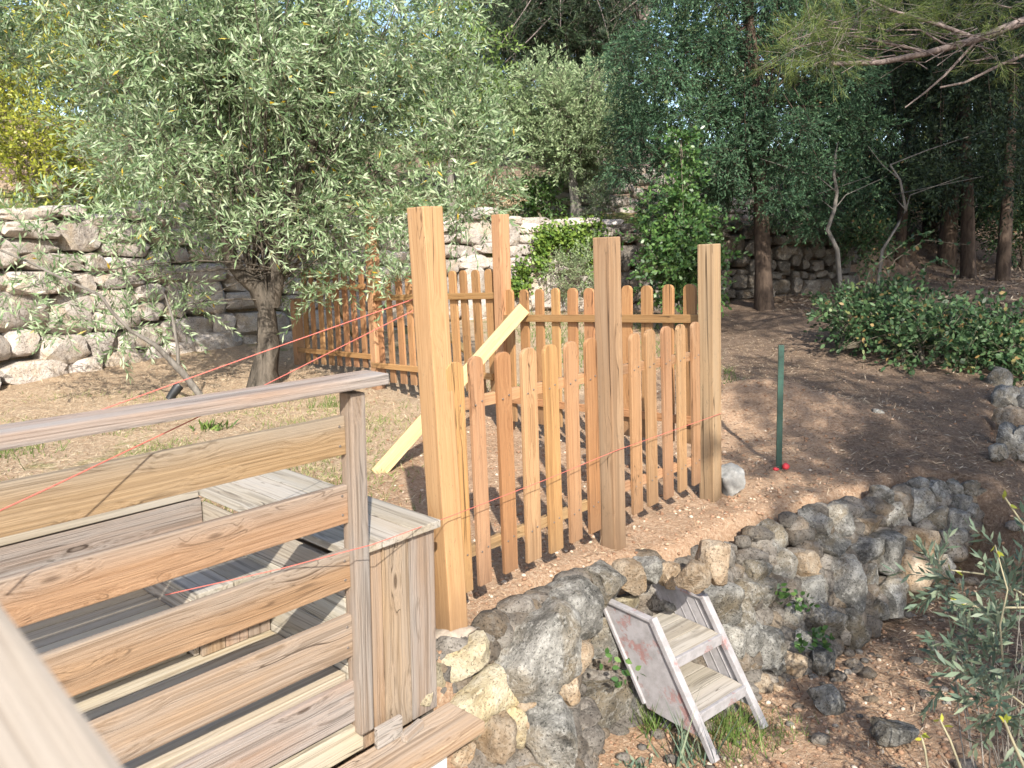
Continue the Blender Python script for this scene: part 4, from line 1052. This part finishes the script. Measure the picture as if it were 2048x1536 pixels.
# far hillside wood: reads as one mass
hcl = []
for _ in range(420):
    x = -34+76*rng.random(); y = 27+16*rng.random()
    z = TZ(x, y); hgt = 2.5+3.2*rng.random()+(2.0 if x > -2 else 0)
    for q in range(2): hcl.append((x+rng.normal()*.5, y+rng.normal()*.5, z+hgt*(.25+.75*rng.random()), 1.3))
P, Dd, Rr = clump_pts(hcl, 16, .3, 1., .9)
V, F = shoots(P, Dd, .9*(.6+.8*rng.random(len(P))), 7, .26, .13, 50, .1, 6)
tag(ob('far_wood', mesh_np('far_wood', V, F, leafmat('far wood leaves', [(0, (.03, .05, .018)), (.5, (.07, .10, .035)), (1, (.14, .17, .06))], .2))), 'far wooded hillside closing the view behind the garden trees', 'wood', kind='stuff')

# bent saplings
for path, r, lab in (([(1690, 565), (1675, 500), (1655, 460), (1668, 420), (1674, 385), (1668, 350), (1672, 300)], .035, 'pale crooked sapling trunk in front of the shaded wall'),
                     ([(1755, 560), (1765, 500), (1795, 450), (1812, 420), (1800, 360), (1780, 330)], .026, 'thin grey sapling leaning right above the bramble bush')):
    d = 11; pts = [U(x, y, d) for x, y in path]; z0 = TZ(pts[0].x, pts[0].y); pts[0].z = min(pts[0].z, z0-.03)
    r_ = thing('sapling', pts[0], lab, 'tree'); mb = MB()
    mb.tube(pts, [r*(1-.6*i/len(pts)) for i in range(len(pts))], 7, .2)
    for j in range(4):
        e = pts[3+j % 3]; mb.tube([e, e+Vector((rng.normal()*.25, 0, .2)), e+Vector((rng.normal()*.5, 0, .45))], [.01, .007, .003], 5)
    mb.build('trunk', B_PALE, r_, W[r_.name])
    cl_ = [tuple(pts[-1]+Vector((rng.normal()*.3, rng.normal()*.3, rng.normal()*.25)))+(.16,) for _ in range(9)]
    P, Dd, Rr = clump_pts(cl_, 7); V, F = shoots(P, Dd, .2, 7, .045, .02, 50, .1, 6)
    ob('crown', mesh_np('crown', V-np.array(W[r_.name].translation), F, L_BRAM), r_, W[r_.name])

# bramble bush
bcl = []
for x, y, d, r in [(1690, 620, 8.6, .3), (1750, 600, 8.8, .34), (1800, 610, 8.6, .34), (1850, 630, 8.3, .34), (1900, 640, 8.2, .36), (1960, 660, 8.0, .34), (2010, 690, 7.8, .34), (1830, 670, 8.0, .3), (1900, 690, 7.8, .3), (1960, 710, 7.7, .28), (2040, 720, 7.6, .3), (1720, 650, 8.4, .22), (1700, 600, 9.0, .2), (1800, 580, 8.9, .2), (1940, 640, 8.5, .28), (2030, 650, 8.0, .3), (1780, 650, 8.3, .28), (2046, 690, 7.6, .25)]:
    for _ in range(6):
        p = U(x+rng.normal()*26, y+10+rng.normal()*16, d+rng.normal()*.15); bcl.append((p.x, p.y, max(p.z, TZ(p.x, p.y)+.05), r*.55))
BB = U(1850, 720, 8.0); BB.z = TZ(BB.x, BB.y)
tree('bramble_bush', 'wide dark green bramble bush spreading over the shaded slope', 'bush', BB, [BB, BB+Vector((0, .2, .25))], [BB, BB+Vector((.5, .1, .1)), BB+Vector((-.7, .4, .1))], bcl, L_BRAM, B_TWIG, .02, 10, .28, (.055, .034), None, 58, .2, 6, 2, .3, nl=9, twr=.002)
# arching bramble canes above it
cn = thing('bramble_cane', U(1700, 600, 9), 'thin arching bramble canes with small pale leaves over the bush', 'plant'); mb = MB(); Pl = []
for path in ([(1760, 590), (1790, 520), (1850, 480), (1940, 490)], [(1720, 600), (1740, 540), (1790, 500), (1830, 470), (1870, 462)], [(1840, 590), (1850, 530), (1880, 520), (1920, 545)]):
    pts = [U(x, y, 9) for x, y in path]; mb.tube(pts, [.006, .005, .004, .002, .001][:len(pts)], 5)
    for a, b_ in zip(pts[:-1], pts[1:]):
        for q in range(14): Pl.append(a.lerp(b_, rng.random()))
mb.build('stem', B_TWIG, cn, W[cn.name]); Pl = np.array([tuple(p) for p in Pl]); V, F = leaves(Pl, rng.normal(size=Pl.shape), .06, .035, 6)
ob('foliage', mesh_np('foliage', V-np.array(W[cn.name].translation), F, L_BRAM), cn, W[cn.name])

# overhanging pine on the right: trunk outside the frame, branches reach in and shade the slope
def bigpine(label, base, height, branches, cl_, r0, per=8):
    b = Vector(base); b.z = TZ(b.x, b.y)-.1
    root = thing('pine_tree', b, label, 'tree', None); mb = MB()
    tp = b+Vector((0, 0, height)); mb.tube([b, b.lerp(tp, .4)+Vector((.1, 0, 0)), b.lerp(tp, .75), tp], [r0*1.2, r0, r0*.8, r0*.4], 10, .2)
    for path, r in branches:
        mb.tube(path, [r*(1-.75*i/len(path)) for i in range(len(path))], 6)
    mb.build('trunk', B_PINE, root, W[root.name])
    P, Dd, Rr = clump_pts(cl_, per, .25, 1., .75); L = .22*(.6+.8*rng.random(len(P)))
    V, F = shoots(P, Dd, L, 34, .085, .0036, 50, .08, 4, 0, .2, .35)
    ob('crown', mesh_np('crown', V-np.array(b), F, L_PINE), root, W[root.name])
    V, F = twigs(P, Dd, L, .0025, .08); ob('twigs', mesh_np('twigs', V-np.array(b), F, B_PALE), root, W[root.name])
    return root
d = 7.
br = [([Vector((6.6, 6.2, 3.9)), U(2120, 20, d), U(2048, 42, d), U(1950, 80, d), U(1860, 105, d), U(1760, 125, d), U(1660, 128, d)], .05),
      ([U(1960, 75, d), U(1890, 150, d), U(1850, 185, d), U(1810, 215, d)], .014), ([U(1860, 105, d), U(1800, 92, d), U(1720, 75, d), U(1640, 60, d)], .014),
      ([U(1960, 80, d), U(1880, 50, d), U(1780, 20, d), U(1700, -20, d)], .02), ([U(1760, 125, d), U(1700, 105, d), U(1630, 85, d), U(1580, 100, d)], .010),
      ([Vector((6.6, 6.2, 3.4)), U(2100, 90, d), U(2000, 130, d), U(1930, 165, d), U(1880, 175, d)], .02), ([U(1900, 95, d), U(1840, 60, d), U(1790, 60, d)], .01)]
for _ in range(46):
    x, y = 1650+rng.random()*420, 10+rng.random()*130
    br.append(([U(x, y, d+rng.normal()*.3), U(x-30-rng.random()*40, y+rng.normal()*16, d+rng.normal()*.3), U(x-70-rng.random()*60, y+rng.normal()*30+14, d+rng.normal()*.3)], .0055))
pc = [(1570, 105), (1600, 95), (1620, 115), (1640, 80), (1660, 105), (1690, 90), (1600, 120), (1720, 70), (1750, 45), (1700, 40), (1790, 30), (1830, 40), (1870, 20), (1900, 45), (1760, 80), (1680, 60), (1650, 125), (1940, 30), (1990, 15), (1850, 70), (2030, 120), (1990, 100), (1800, 5), (1740, 5), (1700, -15), (1620, 50), (1660, 20), (1900, -10), (2010, -10)]
cl_ = [tuple(U(x, y, d+rng.normal()*.3))+(.14,) for x, y in pc for _ in range(2)]
for _ in range(150):
    p = np.array([5.6, 4.6, 6.2])+rng.normal(size=3)*np.array([1.25, 1.7, .8]); cl_.append((p[0], p[1], p[2], .5))
    if len(cl_) % 3 == 0: br.append(([Vector((6.7, 6., 4.8)), Vector(p)*.5+Vector((3.3, 3, 2.7)), Vector(p)], .02))
bigpine('pine whose long bare twiggy branch hangs into the upper right corner', (6.7, 6.0, 0), 6.5, br, cl_, .2, 8)
# a second tree of the garden, behind and to the right of the photographer: its crown shades the right hand slope
def shade(label, base, spots, r=.45, per=15):
    b = Vector(base); b.z = TZ(b.x, b.y)-.1; cl_ = []
    for gx_, gy_, gz, t_, n_, s_ in spots:
        q = Vector((gx_, gy_, gz))+SUNV*t_
        for _ in range(n_): cl_.append((q.x+rng.normal()*s_, q.y+rng.normal()*s_, q.z+rng.normal()*s_*.6, r))
    f = Vector((b.x, b.y, 3.2))
    return tree('oak_tree', label, 'tree', b, [b, b.lerp(f, .5)+Vector((.1, 0, 0)), f], [f], cl_, L_BRAM, B_DARK, .2, per, .4, (.09, .05), None, 55, .1, 6, 2, limbr=.15, nl=10, twr=0)
shade('evergreen oak standing behind the photographer on the right', (5.2, -2.6, 0), [(3.1, 4.6, 0, 9, 26, .7), (2.7, 3.4, -.5, 8.5, 30, .6), (3.6, 6.2, .1, 10, 22, .75), (2.3, 5.3, .1, 9.5, 7, .3), (2.3, 7.2, .2, 10, 13, .5)], .36, 13)
shade('tall evergreen oak out of sight on the right shading the wood', (11.5, 1.0, 0), [(6.5, 12.5, 1.2, 13, 40, .9), (9, 14, 2, 13, 50, 1.1), (8.5, 15, 4.2, 13, 50, 1.1), (11, 15, 3.5, 13, 40, 1.1)], .6, 16)
shade('second tall evergreen oak out of sight on the right', (8.6, -1.5, 0), [(5.3, 11.5, 2.2, 13, 22, .7), (6.2, 13.5, 3.8, 13, 40, .9), (4.6, 11, .4, 13, 22, .7), (7.5, 13, 6.5, 13, 40, 1.0)], .6, 16)

# olive suckers close to the camera, lower right
SB = U(2010, 1480, 2.6); SB.z = -.62
scl = [tuple(U(x, y, dd_))+(.10,) for x, y, dd_ in [(1930, 1160, 2.9), (1960, 1230, 2.8), (1990, 1290, 2.6), (2030, 1200, 2.7), (2040, 1300, 2.5), (1950, 1340, 2.7), (2010, 1380, 2.5), (2040, 1420, 2.4), (1900, 1180, 3.1), (1880, 1150, 3.2), (1920, 1270, 2.9), (2046, 1130, 2.7), (1985, 1180, 2.8), (1900, 1350, 2.8), (2060, 1240, 2.5), (1960, 1420, 2.5), (2000, 1330, 2.6)]]
tree('olive_sucker', 'blurred blue green olive shoots close by in the lower right corner', 'shrub', SB, [SB, SB+Vector((.02, 0, .3))], [SB, SB+Vector((.05, 0, .25)), SB+Vector((.15, .1, .3))], scl, L_SHR, B_PALE, .02, 5, .17, (.055, .013), None, 45, .1, 4, 1, .3, nl=14, twr=.0015, limbr=.25)
# dry yellow stalks beside it
ds = thing('dry_stalk', U(1900, 1540, 2.2), 'pale dry stalks with a few yellow leaves in the lower right corner', 'plant'); mb = MB(); Pl = []
for path, d in (([(1960, 1640), (1900, 1480), (1880, 1440)], 2.2), ([(1870, 1640), (1850, 1500), (1842, 1470)], 2.3), ([(2060, 1560), (2020, 1470), (2008, 1440)], 1.9), ([(2060, 1420), (2010, 1380), (2000, 1250), (2015, 1180), (1990, 1090)], 2.5), ([(2090, 1090), (2040, 1040), (2010, 995)], 2.6), ([(2048, 1215), (1960, 1215), (1900, 1200)], 2.7), ([(2048, 1190), (1980, 1150), (1900, 1140)], 2.8)):
    pts = [U(x, y, d) for x, y in path]; mb.tube(pts, [.004, .0035, .003, .0025, .002][:len(pts)], 5)
    Pl += [pts[-1], pts[-1].lerp(pts[-2], .3), pts[-1].lerp(pts[-2], .15)]
mb.build('stem', plain('dry stem', (.26, .235, .15), .8), ds, W[ds.name]); Pl = np.array([tuple(p) for p in Pl]); V, F = leaves(Pl, rng.normal(size=Pl.shape)+np.array([0, 0, .5]), .026, .011, 6)
ob('foliage', mesh_np('foliage', V-np.array(W[ds.name].translation), F, L_YEL), ds, W[ds.name])

# ------------------------------------------------------------------ ground cover
def scatter(n, xr, yr, prob):
    out = []
    while sum(len(a) for a in out) < n:
        x = xr[0]+(xr[1]-xr[0])*rng.random(n); y = yr[0]+(yr[1]-yr[0])*rng.random(n)
        p = prob(x, y); k = rng.random(n) < p
        out.append(np.stack([x[k], y[k], terr(x[k], y[k])], -1))
    return np.concatenate(out)[:n]
def in_deck(x, y):
    uu = (x-DR.x)*du.x+(y-DR.y)*du.y; vv = (x-DR.x)*dv.x+(y-DR.y)*dv.y
    return (uu < .40) & (vv < 1.40)
def free(x, y): return (~in_deck(x, y)) & (sdist(x, y, BACK) < -.1)
def steep(x, y): s = sdist(x, y, BRINK); return (s < .0) & (s > -.26) & (x < 2.9)
# dry straw and fallen needles
P = scatter(42000, (-5, 3.2), (3.2, 9.5), lambda x, y: free(x, y)*np.clip(.12+.9*sm(-.2, -1.2, x)*sm(3.6, 4.4, y)+.5*sm(6.5, 8, y), 0, 1)*(3.0/np.maximum(y, 3))**1.2)
dr = rng.normal(size=P.shape); dr[:, 2] = np.abs(dr[:, 2])*.18
V, F = leaves(P+np.array([0, 0, .004]), dr, .05*(.5+rng.random(len(P))), .0035, 4, 1.)
tag(ob('straw', mesh_np('straw', V, F, L_STRAW)), 'dry straw and needles strewn over the ground', 'straw', kind='stuff')
P = scatter(60000, (.9, 8), (2.4, 12), lambda x, y: free(x, y)*(~steep(x, y))*sm(1.0, 2.6, x)*(3.0/np.maximum(y, 3))**1.2)
dr = rng.normal(size=P.shape); dr[:, 2] = np.abs(dr[:, 2])*.18
V, F = leaves(P+np.array([0, 0, .004]), dr, .05*(.5+rng.random(len(P))), .006*(.5+rng.random(len(P))), 4, 1.)
tag(ob('leaf_litter', mesh_np('leaf_litter', V, F, L_LITTER)), 'brown fallen needles and leaves on the shaded slope', 'litter', kind='stuff')
P = scatter(16000, (4, 14), (9.5, 20), lambda x, y: 0*x+1.)
dr = rng.normal(size=P.shape); dr[:, 2] = np.abs(dr[:, 2])*.3
V, F = leaves(P+np.array([0, 0, .006]), dr, .09*(.5+rng.random(len(P))), .03*(.5+rng.random(len(P))), 4, 1.)
tag(ob('leaf_litter', mesh_np('leaf_litter', V, F, L_LITTER)), 'brown leaf litter under the wood', 'litter', kind='stuff')
# pebbles and clods
P = scatter(16000, (-2.4, 4.6), (2.3, 8), lambda x, y: free(x, y)*(~steep(x, y))*np.clip(.15+.8*sm(-.9, -.2, x)*sm(2.6, 1.2, x)*sm(7, 5, y)+.5*(sdist(x, y, BRINK) < -.2), 0, 1)*(2.6/np.maximum(y, 2.6))**1.3)
mb = MB(); Vs = [stone_verts(1, 4, .7, .2) for _ in range(14)]
for i, p in enumerate(P):
    v, f = Vs[i % 14]; r = .0028+.011*rng.random()**4
    a = rng.random()*6.28; ca, sa = math.cos(a), math.sin(a)
    v = v*np.array([r*1.3, r, r*.75]); v = np.stack([v[:, 0]*ca-v[:, 1]*sa, v[:, 0]*sa+v[:, 1]*ca, v[:, 2]], -1)
    mb.add(v+p+np.array([0, 0, r*.25]), None, f)
def pebmat():
    m, n, l, bs = newmat('pebbles and clods')
    ge = n.new('ShaderNodeNewGeometry')
    l.new(ramp(n, l, ge.outputs['Random Per Island'], [(0, (.17, .09, .05)), (.5, (.28, .17, .105)), (.85, (.36, .25, .17)), (1, (.46, .39, .31))]), bs.inputs['Base Color']); bs.inputs['Roughness'].default_value = 1
    return m
M_PEB = pebmat()
tag(mb.build('gravel', M_PEB, None, None, False), 'small pebbles and clods of earth over the bare soil', 'gravel', kind='stuff')
# rubble along the foot of the front wall and on the lower path
P = scatter(150, (.3, 3.4), (2.3, 4.8), lambda x, y: (sdist(x, y, BRINK) < -.24)*np.clip(1.1-np.abs(sdist(x, y, BRINK)+.3)*1.0, .15, 1))
mb = MB()
for p in P:
    v, f = stone_verts(2, 6, .65, .15); r = .012+.03*rng.random()**2
    mb.add(v*np.array([r*1.3, r, r*.8])+p+np.array([0, 0, r*.3]), None, f)
tag(mb.build('rubble', M_RD, None, None, True), 'loose rubble along the foot of the dry stone wall', 'rubble', kind='stuff')
# grass
def grass(name, label, P, h, w, mat, lean=.5, cat='grass'):
    dr = rng.normal(size=P.shape)*lean; dr[:, 2] = 1
    V, F = leaves(P, dr, h*(.5+rng.random(len(P))), w, 3)
    return tag(ob(name, mesh_np(name, V, F, mat)), label, cat, kind='stuff')
P = scatter(15000, (-5.5, -.4), (2.9, 7.0), lambda x, y: free(x, y)*np.clip(vnoise(x*1.7, y*1.7, 9)*3+.1+.8*sm(5.2, 4.2, y), 0, 1)*sm(7.6, 5.2, y)*sm(-.4, -1.2, x))
grass('grass', 'thin short grass growing in the dry ground behind the deck', P, .055, .005, leafmat('mixed short grass', [(0, (.09, .15, .03)), (.5, (.18, .24, .06)), (.75, (.32, .32, .14)), (1, (.46, .39, .22))], .3, .6, .2, .3, 1.), .8)
P = []
while len(P) < 9000:
    s = rng.random(); i = int(rng.integers(1, 5)); a, b_ = BACK[i], BACK[i+1]; t_ = rng.random()
    x, y = a[0]+(b_[0]-a[0])*t_, a[1]+(b_[1]-a[1])*t_; L = math.hypot(b_[0]-a[0], b_[1]-a[1]); nx_, ny_ = -(b_[1]-a[1])/L, (b_[0]-a[0])/L
    o_ = .12+1.6*rng.random()**2; x += nx_*o_; y += ny_*o_; P.append((x, y, TZ(x, y)))
grass('grass', 'sunlit green grass along the top of the terrace wall', np.array(P), .13, .008, L_GREEN, .5)
P = scatter(3500, (-.3, 2.2), (7, 12.5), lambda x, y: free(x, y)*np.clip(vnoise(x*1.3, y*1.3, 4)*2+.5, 0, 1))
grass('grass', 'green grass patches behind the rear fence', P, .09, .007, L_GREEN, .6)
# tufts and weeds one could point to
def tuft(px, py, z, n, h, w, mat, label, sx=.06, lean=.45, shape=3, cat='grass tuft', group=None):
    c0 = UZ(px, py, z); c0.z = TZ(c0.x, c0.y)
    P = np.array(c0)+rng.normal(size=(n, 3))*np.array([sx, sx, 0]); P[:, 2] = terr(P[:, 0], P[:, 1])-.01
    dr = rng.normal(size=P.shape)*lean; dr[:, 2] = 1
    V, F = leaves(P, dr, h*(.4+.9*rng.random(n)), w, shape)
    return tag(ob('grass_tuft', mesh_np('grass_tuft', V-np.array(c0), F, mat), None, Matrix.Translation(c0)), label, cat, group)
tuft(1460, 1455, -.56, 300, .15, .005, L_GREEN, 'green grass tuft under the lower tread of the white steps', .085, .4)
tuft(1380, 1505, -.56, 46, .24, .011, L_SHR, 'long bladed grey green tuft in front of the peeling panel of the steps', .05, .45)
tuft(1300, 1440, -.56, 60, .2, .006, L_GREEN, 'thin grass at the left foot of the white steps', .05, .4)
tuft(1575, 1445, -.56, 120, .06, .005, L_GREEN, 'small green tuft on the lower path right of the steps', .07, .7)
tuft(1275, 1520, -.56, 60, .05, .012, L_SHR, 'low grey green weed on the bare ground before the wall', .03, .9, 6)
tuft(660, 800, .18, 160, .10, .006, L_GREEN, 'green weed clump on the dry ground behind the railing post', .10, .6)
tuft(425, 860, .1, 60, .10, .014, L_LIME, 'leafy light green weed behind the deck handrail', .06, .7, 6)
tuft(20, 900, .1, 260, .10, .007, L_GREEN, 'bright grass clump beyond the deck at the left edge', .16, .5)
def weed(px, py, n, r, label):
    dpt = face_depth(px, py); c0 = U(px, py, dpt-.09)
    P = np.array(c0)+rng.normal(size=(n, 3))*r*.5; dr = rng.normal(size=P.shape)*.7+np.array([.3, -.6, .3])
    V, F = leaves(P, dr, .035, .022, 6)
    return tag(ob('wall_weed', mesh_np('wall_weed', V-np.array(c0), F, L_LAUR), None, Matrix.Translation(c0)), label, 'plant', 'weeds growing in the stone wall')
weed(1560, 1185, 22, .04, 'small bright green weed high in the shaded wall')
weed(1602, 1207, 26, .05, 'fern like green weed right below the small bright one')
weed(1638, 1274, 34, .06, 'largest leafy weed low in the shaded wall')
weed(1600, 1290, 18, .04, 'low green weed left of the largest one')
weed(1240, 1345, 26, .07, 'trailing green weed in the wall left of the steps')
